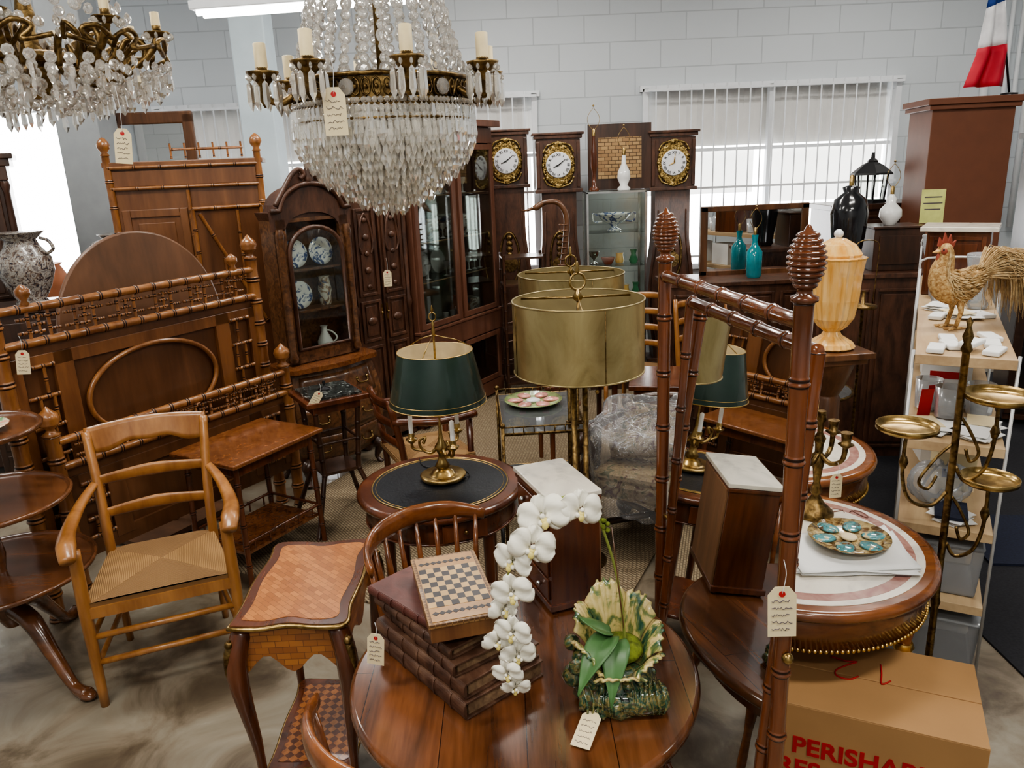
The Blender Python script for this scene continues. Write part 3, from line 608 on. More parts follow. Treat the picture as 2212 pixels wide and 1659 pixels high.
# ---------------------------------------------------------------- cheval mirror
Lp=Vector((.403,1.964,0));Rp=Vector((.514,1.32,0));mid=(Lp+Rp)/2;dv=(Rp-Lp);span=dv.length;rz=math.atan2(dv.y,dv.x)
t=thing('cheval_mirror','tall red mahogany faux-bamboo cheval mirror with beehive finials','mirror',tuple(mid),rz)
hs=span/2
for s in (-1,1):
    mb=MB();mb.bam((s*hs,0,.05),(s*hs,0,1.70),.0175,11,n=16)
    o=part('post',mb,REDB,t)
    mb=MB();prof=[(.016,1.70),(.024,1.705),(.024,1.712),(.014,1.716),(.013,1.725)]
    for k in range(10):
        u=k/9;r=.008+.026*math.sin(pi*(.14+.74*u))**.8;z0=1.728+u*.085
        prof+=[(r*.86,z0),(r,z0+.0035),(r,z0+.006),(r*.86,z0+.0085)]
    prof+=[(.008,1.825),(.004,1.833),(0,1.836)];mb.lathe(prof,(s*hs,0,0),24);part('finial',mb,REDB,o,label='ringed beehive finial')
    mb=MB();mb.bam((s*hs,-.02,.07),(s*hs,-.22,.03),.018,2);mb.bam((s*hs,.02,.07),(s*hs,.22,.03),.018,2);part('foot',mb,REDB,t)
mb=MB();mb.bam((-hs,0,1.665),(hs,0,1.665),.0155,6,n=16);part('top_rail',mb,REDB,t)
mb=MB();mb.bam((-hs,0,.14),(hs,0,.14),.017,5);part('stretcher',mb,REDB,t)
TI=Matrix.Translation((0,.016,1.0))@Matrix.Rotation(math.radians(-3.9),4,'X')@Matrix.Translation((0,0,-1.0))
wi=hs-.042
mb=MB();mb.M=TI
for s in (-1,1): mb.bam((s*wi,0,.30),(s*wi,0,1.60),.0165,9,n=16)
mb.bam((-wi,0,1.60),(wi,0,1.60),.0155,5,n=16);mb.bam((-wi,0,.30),(wi,0,.30),.016,5,n=16);fr=part('mirror_frame',mb,REDB,t)
mb=MB();mb.M=TI;mb.box((0,-.003,.95),(2*wi-.02,.004,1.28));part('mirror_glass',mb,MIRR,fr,label='silvered looking glass')
mb=MB();mb.M=TI;mb.box((0,.008,.95),(2*wi-.02,.012,1.28));part('backing_board',mb,DARK,fr)
for s in (-1,1): mb=MB();mb.tube([(s*hs,0,1.0),(s*wi,.01,1.0)],.007,8);mb.sph((s*(hs+.022),0,1.0),.012,n=10,k=6);part('pivot',mb,BRASS,t)
# ---------------------------------------------------------------- rush armchair
t=thing('armchair','cherry wood ladder-back armchair with woven rush seat','chair',(-1.475,2.875,0),math.radians(22))
for s in (-1,1):
    mb=MB();mb.tube(sp([(s*.265,-.24,0),(s*.265,-.24,.42),(s*.262,-.235,.66)],4),lr([.016,.024,.022],9),12);part('front_leg',mb,CHER,t)
    mb=MB();P=sp([(s*.20,.21,0),(s*.205,.205,.44),(s*.215,.27,.70),(s*.235,.36,.93)],5);mb.tube(P,lr([.018,.026,.026,.023],len(P)),12,fl=.8,up=(0,1,0));part('back_post',mb,CHER,t)
    mb=MB();P=sp([(s*.222,.285,.73),(s*.27,.12,.70),(s*.295,-.08,.675),(s*.285,-.22,.675),(s*.275,-.30,.650)],6);mb.tube(P,lr([.018,.024,.030,.036,.028],len(P)),12,fl=.62,up=(1,0,0));part('arm',mb,CHER,t)
mb=MB()
def crest(u,v):
    x=(u-.5)*2*.240;y=.362+.035*(1-(x/.235)**2);zt=.950+.012*math.cos(x/.235*pi/2)
    zb=.852+.016*math.cos(x*13.3)-.014*math.cos(x*40)*.5
    return (x,y-(1-v)*.030,zb+v*(zt-zb))
mb.grid(crest,30,5);part('crest_rail',mb,CHER,t,sol=.02,label='broad crest rail with scalloped lower edge')
for z,y,w in ((.735,.278,.218),(.60,.235,.210)):
    mb=MB();P=sp([(-w,y,z),(0,y+.03,z+.006),(w,y,z)],7);mb.tube(P,lr([.022,.032,.022],len(P)),10,fl=.32,up=(0,-.2,1));part('ladder_slat',mb,CHER,t)
mb=MB()
def seatf(u,v):
    y=-.25+.46*v;hw=.265-.06*v;x=(u-.5)*2*hw;return (x,y,.445+.010*math.sin(pi*u)*math.sin(pi*v)+.006*min(1,abs(abs(x/hw)-abs((v-.5)*2))*3))
mb.grid(seatf,24,20)
mb.add([(-.265,-.25,.445),(.265,-.25,.445),(.205,.21,.445),(-.205,.21,.445),(-.262,-.247,.405),(.262,-.247,.405),(.2,.207,.405),(-.2,.207,.405)],[(0,1,5,4),(1,2,6,5),(2,3,7,6),(3,0,4,7),(4,5,6,7)])
part('rush_seat',mb,RUSH,t,label='woven straw rush seat')
mb=MB()
for z in (.14,.25): mb.tube([(-.265,-.24,z+.05),(.265,-.24,z+.05)],.013,8)
for s in (-1,1):
    for z in (.17,.29): mb.tube([(s*.265,-.24,z),(s*.203,.206,z)],.011,8)
mb.tube([(-.2,.207,.24),(.2,.207,.24)],.010,8);part('stretchers',mb,CHER,t)
mb=MB();mb.box((0,-.246,.405),(.53,.02,.045));mb.tube([(-.265,-.245,.41),(-.2,.2,.41)],.014,8);mb.tube([(.265,-.245,.41),(.2,.2,.41)],.014,8);part('seat_rail',mb,CHER,t)
# ---------------------------------------------------------------- three-tier table
t=thing('tiered_table','three-tier round mahogany dumbwaiter table on cabriole tripod','table',(-2.09,2.80,0))
mb=MB();mb.lathe([(.03,.22),(.05,.26),(.055,.32),(.025,.38),(.03,.44),(.02,.47),(.032,.54),(.022,.62),(.02,.74),(.03,.8),(.02,.88),(.016,1.04)],n=24);part('column',mb,TIER,t)
for z,r in ((.46,.345),(.76,.305),(1.05,.25)):
    mb=MB();mb.lathe([(r-.02,z-.012),(r,z-.004),(r+.004,z+.008),(r-.004,z+.016),(r-.012,z+.008),(r-.02,z+.004)],n=56);part('tier',mb,TIER,t,label='dished circular tier')
for i in range(3):
    a=-.5+i*2*pi/3;ca,sa=math.cos(a),math.sin(a);mb=MB();P=sp([(.03*ca,.03*sa,.30),(.14*ca,.14*sa,.27),(.25*ca,.25*sa,.14),(.34*ca,.34*sa,.035),(.42*ca,.42*sa,.018)],6)
    mb.tube(P,lr([.040,.038,.028,.022,.030],len(P)),12);mb.sph((.42*ca,.42*sa,.018),.034,n=14,k=8,sc=(1.3,.9,.55),T=Matrix.Rotation(a,4,'Z'));part('leg',mb,TIER,t)
mb=MB();mb.lathe([(.06,0),(.10,.012),(.13,.022),(.125,.024),(.06,.008)],n=28);solo('plate',mb,OYST,'small floral painted plate on the top tier','plate',(-2.06,2.78,1.06))
# ---------------------------------------------------------------- bamboo bed
def board(name,lb,p0,p1,H,foot):
    a=Vector(p0);b=Vector(p1);L=(b-a).length;c=(a+b)/2
    t=thing(name,lb,'bed frame',(c.x,c.y,0),math.atan2(b.y-a.y,b.x-a.x))
    h=L/2
    for s in (-1,1):
        mb=MB();mb.bam((s*h,0,0),(s*h,0,H),.034,int(H/.12),n=16)
        o=part('post',mb,BAMB,t);mb=MB();mb.lathe([(.03,H),(.04,H+.01),(.022,H+.02),(.018,H+.035),(.040,H+.055),(.043,H+.06),(.040,H+.065),(.048,H+.08),(.040,H+.105),(.018,H+.122),(.008,H+.135),(0,H+.14)],(s*h,0,0),20);part('finial',mb,BAMB,o)
    zs=[H-.055,H-.205] if not foot else [H-.03,H-.15]
    for z in zs: mb=MB();mb.bam((-h,-.01,z),(h,-.01,z),.020,int(L/.09));part('rail',mb,BAMB,t)
    mb=MB();mb.box((0,.012,zs[1]-.035),(2*h-.05,.025,.06));part('cross_rail',mb,BEDP,t)
    mb=MB();k=int(L/(.235 if not foot else .20));g=(zs[0]-zs[1])
    for i in range(k):
        x=-h+.08+(L-.16)*(i+.5)/k;e=.045;zm=(zs[0]+zs[1])/2
        for q in (-1,1):
            mb.bam((x+q*e,-.01,zs[1]),(x+q*e,-.01,zs[0]),.008,3);mb.bam((x+q*e,-.01,zm+q*g*.2),(x+q*e*2.1,-.01,zm+q*g*.2),.007,2)
            mb.bam((x+q*e,-.01,zm-q*g*.2),(x+q*e*2.1,-.01,zm-q*g*.2),.007,2)
        mb.bam((x-e*1.0,-.01,zm-g*.22),(x+e*.5,-.01,zm-g*.22),.007,2);mb.bam((x-e*.5,-.01,zm+g*.22),(x+e,-.01,zm+g*.22),.007,2)
        mb.bam((x,-.01,zm-g*.30),(x,-.01,zm+g*.30),.007,2);mb.bam((x-e*.6,-.01,zm),(x+e*.6,-.01,zm),.007,2)
    part('fretwork',mb,BAMB,t,label='pierced bamboo lattice gallery')
    zb=.30;zt=zs[1]-.06
    mb=MB();mb.box((0,.02,(zb+zt)/2),(2*h-.06,.014,zt-zb));mb.box((0,.01,zb),(2*h-.06,.03,.08))
    part('back_panel',mb,BEDP,t)
    mb=MB();pw=.36*L
    for s in (-1,1):
        mb.box((s*pw*.88,.004,(zb+zt)/2),(.09,.024,zt-zb));mb.box((s*(h-.05),.004,(zb+zt)/2),(.05,.024,zt-zb))
    mb.box((0,.004,zt-.03),(2*h-.06,.024,.06))
    if not foot: mb.box((0,.004,.62),(2*h-.06,.024,.07))
    part('frame',mb,wood('bed_frame_wood',(.12,.044,.015),(.24,.098,.034),.32,5,(1,1,.12),.3) if not foot else BEDP,t,.002)
    if not foot:
        mb=MB();ov=[(pw*.72*math.cos(q*pi/24),-.004,.955+.215*math.sin(q*pi/24)) for q in range(48)];mb.tube(ov,.013,8,closed=True);part('oval_moulding',mb,BAMB,t,label='applied oval bamboo moulding')
    for s in (-1,1):
        mb=MB();x0=s*(pw*.88+.045);x1=s*(h-.075);n=6 if not foot else 3
        for i in range(n+1):
            z=zb+.05+(zt-zb-.1)*i/n;mb.bam((x0,-.008,z),(x1,-.008,z),.010,3)
            if i<n:
                for xm in ((.35,) if i%2 else (.2,.65)): xx=x0+(x1-x0)*xm;mb.bam((xx,-.008,z),(xx,-.008,z+(zt-zb-.1)/n),.008,2)
        part('bamboo_moulding',mb,BAMB,t,label='applied ladder of bamboo moulding')
    if not foot:
        for s in (-.80,.80):
            mb=MB();H2=zs[0]+.01;mb.lathe([(.014,H2),(.02,H2+.01),(.012,H2+.025),(.030,H2+.05),(.030,H2+.07),(.01,H2+.09),(0,H2+.095)],(s*h,-.01,0),16);part('small_finial',mb,BAMB,t)
    return t
board('bed_headboard','faux-bamboo maple headboard with oval panel and lattice gallery',(-2.16,3.18),(-1.46,4.42),1.50,False)
board('bed_footboard','faux-bamboo maple footboard leaning before the matching headboard',(-2.05,3.24),(-1.33,4.36),.88,True)
mb=MB();mb.lathe([(.47,-.012),(.49,-.006),(.49,.008),(.48,.012)],n=64,T=Matrix.Rotation(pi/2-.06,4,'X'));mb.lathe([(.02,0),(.02,.7)],(0,.05,-1.19+.0),10);mb.box((0,.05,-1.18),(.6,.3,.03))
solo('tilt_top_table',mb,wood('disc_wood',(.095,.047,.024),(.17,.080,.040),.45,3,(1,1,.3),.1),'brown tilt-top round table turned upright behind the headboard','table',(-1.95,4.10,1.215),math.radians(61))
# ---------------------------------------------------------------- low burl table
t=thing('occasional_table','dark faux-bamboo table with reddish burl top and lower shelf','table',(-1.36,3.72,0),math.radians(60))
mb=MB();mb.box((0,0,.648),(.60,.46,.022));part('table_top',mb,BURL,t,.006)
mb=MB();mb.box((0,0,.605),(.50,.36,.06));part('apron',mb,MAHOG,t,.003)
for x in (-1,1):
    for y in (-1,1):
        mb=MB();mb.bam((x*.26,y*.19,0),(x*.245,y*.175,.637),.015,6);part('leg',mb,MAHOG,t)
mb=MB();mb.box((0,0,.17),(.50,.35,.018));part('lower_shelf',mb,BURL,t,.003)
mb=MB()
for s in (-1,1): 
    mb.bam((-.255,s*.185,.23),(.255,s*.185,.23),.008);mb.bam((s*.255,-.185,.23),(s*.255,.185,.23),.008)
    for i in range(5): mb.bam((-.2+.1*i,s*.183,.18),(-.2+.1*i,s*.183,.23),.005,1)
part('gallery',mb,MAHOG,t)
t=thing('plant_stand','dark faux-bamboo stand with black marble top and splayed legs','stand',(-1.03,4.13,0),.55)
mb=MB();mb.box((0,0,.785),(.29,.29,.018));part('marble_top',mb,MARBK,t,.003,label='veined black marble')
mb=MB();mb.box((0,0,.765),(.35,.35,.028));mb.box((0,0,.725),(.27,.27,.05));part('frame',mb,MAHOG,t,.004)
for x in (-1,1):
    for y in (-1,1):
        mb=MB();mb.bam((x*.12,y*.12,.71),(x*.10,y*.10,.34),.015,4);mb.bam((x*.10,y*.10,.34),(x*.20,y*.20,.02),.014,3);mb.sph((x*.205,y*.205,.012),.014,n=10,k=6);part('leg',mb,DARK,t)
mb=MB();mb.box((0,0,.34),(.22,.22,.016))
for x in (-1,1): mb.bam((x*.11,-.11,.52),(x*.11,.11,.52),.008,2);mb.bam((-.11,x*.11,.52),(.11,x*.11,.52),.008,2)
part('shelf',mb,DARK,t)
mb=MB();mb.lathe([(.035,0),(.035,.006),(.008,.014),(.006,.03),(.01,.04),(.004,.05)],n=16);solo('tag_holder',mb,BLACK,'small dark metal holder on the marble stand','ornament',(-1.05,4.14,.795))
# ---------------------------------------------------------------- case furniture
def carcass(mb,w,d,z0,z1,th=.025,m=0,back=True):
    for s in (-1,1): mb.box((s*(w/2-th/2),0,(z0+z1)/2),(th,d,z1-z0),m)
    mb.box((0,0,z0+th/2),(w-2*th,d,th),m);mb.box((0,0,z1-th/2),(w-2*th,d,th),m)
    if back: mb.box((0,d/2-.006,(z0+z1)/2),(w-2*th,.012,z1-z0-2*th),m)
SR=math.radians(46)
t=thing('display_secretary','burl walnut arched vitrine over bombe chest holding blue plates','cabinet',(-1.265,4.94,0),SR)
w=.52
mb=MB();carcass(mb,w,.18,.80,1.70)
for s in (-1,1): mb.box((s*(w/2-.035),-.085,1.25),(.07,.03,.90));mb.lathe([(.022,.82),(.03,.84),(.02,.88),(.02,1.56),(.03,1.60),(.022,1.64)],(s*(w/2-.02),-.105,0),14)
mb.box((0,-.085,.84),(w,.03,.08))
part('upper_case',mb,BURLD,t,.003)
def arch(x,k=1.0): 
    c=max(0,1-(x/(w*.42))**2) if abs(x)<w*.42 else 0
    return 1.75+.15*math.sqrt(c)*k
mb=MB();xs=[-w/2-.02+(w+.04)*i/40 for i in range(41)]
o2=[(x,1.63+(.10*math.sqrt(max(0,1-(x/.19)**2)) if abs(x)<.19 else 0)) for x in reversed(xs)]
mb.poly([(x,arch(x)) for x in xs]+o2,.075,.10,0,TF)
mb.poly([(x,arch(x)-.01) for x in xs]+[(w/2+.0,1.69),(-w/2,1.69)],-.09,.075,0,TF)
mb.tube([(x,-.11,arch(x)) for x in xs],.016,8)
for s in (-1,1):
    mb.tube(sp([(s*.25,-.11,1.78),(s*.19,-.11,1.86),(s*.12,-.11,1.95),(s*.065,-.11,1.985),(s*.035,-.11,1.955),(s*.06,-.11,1.93)],5),.015,8)
    mb.poly([(s*.24,1.77),(s*.19,1.85),(s*.12,1.94),(s*.06,1.97),(s*.03,1.90),(s*.1,1.85)],.08,.10,0,TF)
mb.lathe([(.02,1.90),(.03,1.93),(.015,1.96),(.02,1.98),(0,2.02)],(0,-.10,0),12)
part('bonnet',mb,DARK2,t,label='arched carved broken-scroll bonnet')
mb=MB();dw=w-.14
pa=[(-dw/2,-.105,.89),(-dw/2,-.105,1.48)]+[(-dw/2*math.cos(pi*i/12),-.105,1.48+.16*math.sin(pi*i/12)) for i in range(1,12)]+[(dw/2,-.105,1.48),(dw/2,-.105,.89)]
mb.tube(pa,.016,6,closed=True)
dr=part('door',mb,DARK2,t,label='arched glazed door')
mb=MB();mb.poly([(p[0],p[2]) for p in pa],-.001,.001,0,Matrix.Translation((0,-.105,0))@TF);part('glass_pane',mb,GLASS,dr)
for z in (1.12,1.38): mb=MB();mb.box((0,0,z),(w-.06,.15,.014));part('shelf',mb,BURLD,t)
mb=MB()
def bomb(u,v):
    x=(u-.5)*2*(.30+.03*math.sin(pi*v));y=-.18-.06*math.sin(pi*v)-.05*math.cos((u-.5)*2*pi)*.6;return (x,y,.14+.62*v)
mb.grid(bomb,24,12)
for s in (-1,1):
    mb.grid(lambda u,v:(s*(.30+.03*math.sin(pi*v)),-.15-.06*math.sin(pi*v)+u*(.25+.06*math.sin(pi*v)),.14+.62*v),8,12)
mb.box((0,.09,.45),(.60,.02,.62));mb.box((0,-.02,.15),(.58,.24,.02))
part('lower_case',mb,BURLD,t)
mb=MB();q=curved([(-.33,.10),(-.33,-.18),(-.2,-.23),(0,-.26),(.2,-.23),(.33,-.18),(.33,.10)],5);mb.poly(q,.765,.795);part('chest_top',mb,BURL,t,.003)
for k in range(3):
    v0=.03+k*.32;mb=MB();mb.grid(lambda u,v:tuple(Vector(bomb(.07+.86*u,v0+.28*v))+Vector((0,-.008,0))),20,5);o=part('drawer',mb,BURLD,t,sol=.006)
    for x in (-.2,.2):
        m2=MB();p=Vector(bomb(.5+x*1.3,v0+.14))+Vector((0,-.014,0));m2.tube(sp([p+Vector((-.04,0,.012)),p+Vector((-.03,-.02,-.012)),p+Vector((.03,-.02,-.012)),p+Vector((.04,0,.012))],4),.005,6);m2.sph(p+Vector((-.04,0,.014)),.013,n=8,k=5);m2.sph(p+Vector((.04,0,.014)),.013,n=8,k=5)
        part('handle',m2,BRASSD,o)
for x in (-1,1):
    for y in (-1,1):
        mb=MB();cab_leg(mb,x*.27,y*.12-.04,.17,x*.035,y*.05,.035,.018);part('foot',mb,DARK,t)
def plate_mesh(r,m):
    mb=MB();T=Matrix.Rotation(pi/2-.12,4,'X');mb.lathe([(r*.5,0),(r*.62,.004),(r,.018),(r*1.0,.021),(r*.6,.008),(0,.006)],n=28,T=T,c=(0,0,r));return mb
pl=solo('plate',plate_mesh(.088,0),BLUEW,'blue and white plate standing upright on cabinet shelf','plate',W(t,(-.095,.01,1.388)),SR,group='blue plates in the vitrine')
for x,y,z in ((.095,.01,1.388),(-.09,.01,1.128)): dup(pl,W(t,(x,y,z)),SR)
mb=MB();mb.lathe([(.03,0),(.04,.02),(.045,.10),(.036,.16),(.033,.18),(.04,.19)],n=20);vs=solo('vase',mb,FLORALC,'painted china jar on the vitrine shelf','vase',W(t,(.10,0,1.128)),group='china in the vitrine')
mb=MB();mb.lathe([(.03,0),(.05,.03),(.05,.07),(.02,.13),(.018,.16),(.025,.17)],n=20);mb.tube(sp([(.045,0,.05),(.08,0,.09),(.05,0,.13),(.02,0,.14)],4),.006,6);solo('jug',mb,CHINA,'white china ewer on the vitrine floor','jug',W(t,(.05,-.02,.827)),group='china in the vitrine')
def armoire(loc,rz,w,d,h,lb,wm,two=True):
    t=thing('armoire',lb,'wardrobe',loc,rz)
    mb=MB();mb.box((0,0,h/2+.04),(w,d,h-.16));mb.box((0,0,.10),(w+.05,d+.04,.10));mb.box((0,0,h-.05),(w+.06,d+.05,.05));mb.box((0,0,h-.01),(w+.11,d+.09,.035));mb.box((0,-d/2-.01,h-.12),(w+.01,.02,.09))
    part('body',mb,wm,t,.006)
    for s in ((-1,1) if two else (0,)):
        mb=MB();dw=w*.40 if two else w*.8;cx=s*w*.22;H=h-.36
        mb.box((cx,-d/2-.012,.18+H/2),(dw,.024,H))
        for (a,b) in ((.05,.36),(.38,.56),(.58,.95)): panel(mb,cx,-d/2-.024,.18+H*(a+b)/2,dw*.82,H*(b-a),0,.014,.022)
        for k in range(5): mb.sph((cx,-d/2-.036,.18+H*(.62+.07*k)),.018+.006*(k%2),n=10,k=6,sc=(1.2,.6,1))
        mb.sph((cx,-d/2-.036,.18+H*.47),.035,n=12,k=6,sc=(1.3,.4,.8))
        for q in (-1,1): mb.tube(sp([(cx,-d/2-.034,.18+H*.93),(cx+q*dw*.2,-d/2-.034,.18+H*.88),(cx+q*dw*.28,-d/2-.034,.18+H*.80),(cx+q*dw*.18,-d/2-.034,.18+H*.76)],5),.009,6)
        o=part('door',mb,wm,t,.004);m2=MB();m2.box((cx-s*dw*.42,-d/2-.03,.18+H*.5),(.02,.008,.12));m2.sph((cx-s*dw*.42,-d/2-.04,.18+H*.5),.01,n=8,k=6);part('escutcheon',m2,BRASS,o)
    for s in (-1,1): mb=MB();mb.lathe([(.025,.16),(.03,.2),(.018,.24),(.022,.5),(.018,h*.5),(.03,h*.52),(.018,h*.54),(.022,h*.8),(.018,h-.24),(.03,h-.2),(.025,h-.17)],(s*(w/2-.02),-d/2-.015,0),14);part('column',mb,wm,t)
    for x in (-1,1):
        for y in (-1,1): mb=MB();mb.lathe([(.03,0),(.045,.02),(.03,.05)],(x*w*.42,y*d*.42,0),14);part('foot',mb,wm,t)
    return t
armoire((-1.04,5.56,0),math.radians(50),.54,.34,1.98,'tall dark carved oak armoire with panelled doors',DARK2)
# curio cabinet
t=thing('display_cabinet','tall brown wooden display cabinet with glass doors and china','cabinet',(-.555,6.24,0),math.radians(59.5))
CT=t;w,d=1.16,.36
mb=MB();carcass(mb,w,d,.06,2.27,.035)
for x in (-w/2+.03,0,w/2-.03): mb.box((x,-d/2-.005,1.5),(.06,.03,1.5))
mb.box((0,-d/2-.012,.68),(w+.02,.05,.16));mb.box((0,-d/2-.012,.10),(w+.02,.05,.12));mb.box((0,-d/2-.005,2.2),(w,.04,.12));mb.box((0,-.02,2.29),(w+.10,d+.12,.05));mb.box((0,0,.03),(w,d,.06));mb.box((0,-d/2-.02,.77),(w+.04,.06,.02))
mb.box((0,0,.70),(w-.07,d-.03,.03))
part('body',mb,CABW,t,.003)
mb=MB();mb.box((0,d/2-.02,1.2),(w-.08,.006,2.1));part('back_lining',mb,ramp_noise('grey_green_lining',[(.4,(.22,.22,.17)),(.6,(.34,.33,.26))],4,.4),t,label='greyish green inner back')
for s in (-1,1):
    for z0,z1 in ((.79,2.13),(.17,.59)):
        mb=MB();cx=s*w/4
        for q in (-1,1): mb.box((cx+q*.245,-d/2-.03,(z0+z1)/2),(.045,.022,z1-z0));mb.box((cx,-d/2-.03,z0+.02 if q<0 else z1-.02),(.45,.022,.04))
        o=part('door',mb,CABW,t,.002);m2=MB();m2.box((cx,-d/2-.03,(z0+z1)/2),(.45,.003,z1-z0-.07));part('glass_pane',m2,GLASS,o)
for z in (1.12,1.42,1.76):
    mb=MB();mb.box((0,0,z),(w-.08,d-.06,.008));mb.tube([(-w/2+.04,-d/2+.03,z),(w/2-.04,-d/2+.03,z)],.005,6,1);part('shelf',mb,[GLASS,OAKS],t,label='clear glass shelf with pale edge')
mb=MB();mb.lathe([(.04,0),(.055,.01),(.085,.09),(.095,.15),(.088,.16)],n=24);cp=solo('cachepot',mb,FLORALC,'floral painted porcelain pot on glass shelf','pot',W(t,(.15,0,1.426)),group='china in the display cabinet')
for x,z in ((.38,1.426),(-.35,1.426),(-.15,1.764),(-.4,.716),(-.12,1.426),(.44,.716)): dup(cp,W(t,(x,.01,z)))
mb=MB();mb.lathe([(.04,0),(.07,.04),(.085,.1),(.06,.16),(.05,.19),(.06,.2)],n=24);o=solo('vase',mb,TERRA,'terracotta orange bulbous vase on glass shelf','vase',W(t,(.28,0,.716)),group='china in the display cabinet')
pl2=solo('plate',plate_mesh(.10,0),CHINA,'white china plate propped in the glass cabinet','plate',W(t,(-.38,.08,1.126)),math.radians(59.5),group='plates in the display cabinet')
for x,z in ((-.12,1.126),(.1,1.126),(-.2,.717),(.0,1.764),(.4,1.764)): dup(pl2,W(t,(x,.09,z)),math.radians(59.5))
mb=MB();mb.lathe([(.02,0),(.025,.004),(.004,.012),(.004,.06),(.02,.08),(.025,.12)],n=14);gl=solo('wine_glass',mb,CHINA,'small stemmed glass in the cabinet','glass',W(t,(.25,-.08,1.126)),group='glassware in the display cabinet')
for x,z in ((.33,1.126),(.42,1.126),(-.05,1.764),(.2,1.764),(.3,1.764),(-.45,1.764),(-.5,1.126),(-.25,1.126),(0,1.126),(-.02,1.426),(.27,1.426),(.05,.716),(.12,.716),(-.05,.716),(-.24,1.426),(-.3,1.764),(-.36,1.764),(.5,1.126)): dup(gl,W(t,(x,-.08,z)))
mb=MB();mb.lathe([(.04,0),(.045,.01),(.015,.03),(.05,.06),(.07,.09),(.068,.095)],n=18);gb=solo('silver_compote',mb,SIL,'silver footed compote on glass shelf','bowl',W(t,(.47,-.02,1.426)),group='silver in the display cabinet')
for x,z in ((-.45,1.426),(.18,1.126),(-.30,.716),(.1,1.764)): dup(gb,W(t,(x,-.03,z)))
# ---------------------------------------------------------------- comtoise clocks
def clock(x,y,lb,h=2.23,rz=0):
    t=thing('longcase_clock',lb,'clock',(x,y,0),rz,'French longcase clocks')
    mb=MB();mb.box((0,0,.09),(.44,.26,.18));mb.box((0,0,.19),(.42,.25,.03))
    q=[]
    N=18
    for i in range(N+1):
        u=i/N;z=.2+(h-.2-.5)*u;r=.150+.055*math.sin(pi*min(1,u*1.3))**1.5;q.append((r,z))
    o=[(-a,b) for a,b in q]+[(a,b) for a,b in reversed(q)]
    mb.poly(o,-.10,.10,0,TF)
    mb.tube([(-a+.03,-.105,b) for a,b in q[2:-2]],.008,6);mb.tube([(a-.03,-.105,b) for a,b in q[2:-2]],.008,6)
    part('trunk',mb,DARK2,t,.004)
    mb=MB();zc=h-.275;mb.box((0,0,zc),(.375,.24,.42));mb.box((0,0,h-.02),(.44,.29,.022));mb.box((0,0,h-.045),(.41,.27,.03));mb.box((0,0,h-.49),(.41,.27,.03))
    for s in (-1,1): mb.box((s*.172,-.125,zc),(.03,.012,.38))
    hd=part('hood',mb,DARK2,t,.005)
    mb=MB();mb.lathe([(.136,0),(.142,.006),(.132,.014),(.108,.014)],n=32,T=Matrix.Translation((0,-.120,zc))@TF@Matrix.Diagonal((1,1.30,1,1)))
    for i in range(18):
        a=i*pi/9;mb.sph((.130*math.cos(a),-.133,zc+.166*math.sin(a)),.017 if i%2 else .012,n=7,k=5,sc=(1,.5,1))
    for s in (-1,1): mb.tube(sp([(0,-.136,zc+.19),(s*.05,-.136,zc+.175),(s*.10,-.136,zc+.155),(s*.13,-.136,zc+.10)],4),.008,6);mb.tube(sp([(0,-.136,zc-.19),(s*.05,-.136,zc-.175),(s*.10,-.136,zc-.155),(s*.13,-.136,zc-.10)],4),.008,6)
    mb.sph((0,-.136,zc+.175),.026,n=9,k=6,sc=(1.5,.4,.8));mb.sph((0,-.136,zc-.175),.024,n=9,k=6,sc=(1.5,.4,.8))
    part('gilt_surround',mb,PGILT,hd,label='embossed gilt brass surround')
    mb=MB();mb.lathe([(.106,0),(.108,.006),(.102,.012)],n=40,T=Matrix.Translation((0,-.135,zc))@TF)
    part('dial',mb,DIAL,hd,label='white enamel dial with Roman numerals')
    mb=MB()
    for i,s in enumerate(['XII','I','II','III','IIII','V','VI','VII','VIII','IX','X','XI']):
        a=-i*pi/6;T=Matrix.Translation((0,-.149,zc))@TF@Matrix.Rotation(a,4,'Z')@Matrix.Translation((0,.083,0));mb.text(s,.031,T)
    part('numerals',mb,BLACK,hd)
    for a,L,r in ((-2.0,.05,.005),(.9 if x<1 else .1,.075,.004)):
        mb=MB();mb.tube([(0,-.151,zc),(L*math.sin(a),-.151,zc+L*math.cos(a))],[r*1.4,r*.5],6);part('hand',mb,BLACK if x<1 else GILT,hd)
    mb=MB();mb.tube([(.085*math.cos(i*pi/12),-.104,1.15+.23*math.sin(i*pi/12)) for i in range(24)],.012,8,closed=True);part('trunk_window_frame',mb,BRASSD,t)
    mb=MB();mb.lathe([(.07,0),(.07,.006)],n=24,T=Matrix.Translation((0,-.101,1.1))@TF);mb.box((0,-.103,1.25),(.03,.005,.22))
    for k in range(4): mb.sph((0,-.104,1.18+.05*k),.024,n=8,k=5,sc=(1.3,.3,1))
    part('pendulum',mb,BRASSD,t)
clock(.03,7.10,'dark carved longcase clock beside the glass cabinet',2.27)
clock(.475,6.95,'dark carved longcase clock with white enamel dial and gilt surround',2.22)
clock(1.46,6.95,'dark longcase clock with gilt surround beside the window',2.20)
mb=MB();P=sp([(0,0,.92),(.02,0,1.1),(.05,0,1.35),(.06,0,1.55),(.0,0,1.66),(-.10,0,1.67),(-.17,0,1.635),(-.20,0,1.63)],6);mb.tube(P,lr([.03,.03,.026,.022,.022,.02,.026,.014],len(P)),12)
mb.tube([(-.2,0,1.628),(-.24,0,1.615),(-.29,0,1.61)],[.014,.010,.003],10);mb.lathe([(.13,.88),(.14,.9),(.03,.93)],n=20);mb.lathe([(.02,0),(.02,.9)],n=10);mb.lathe([(.15,0),(.15,.03)],n=20)
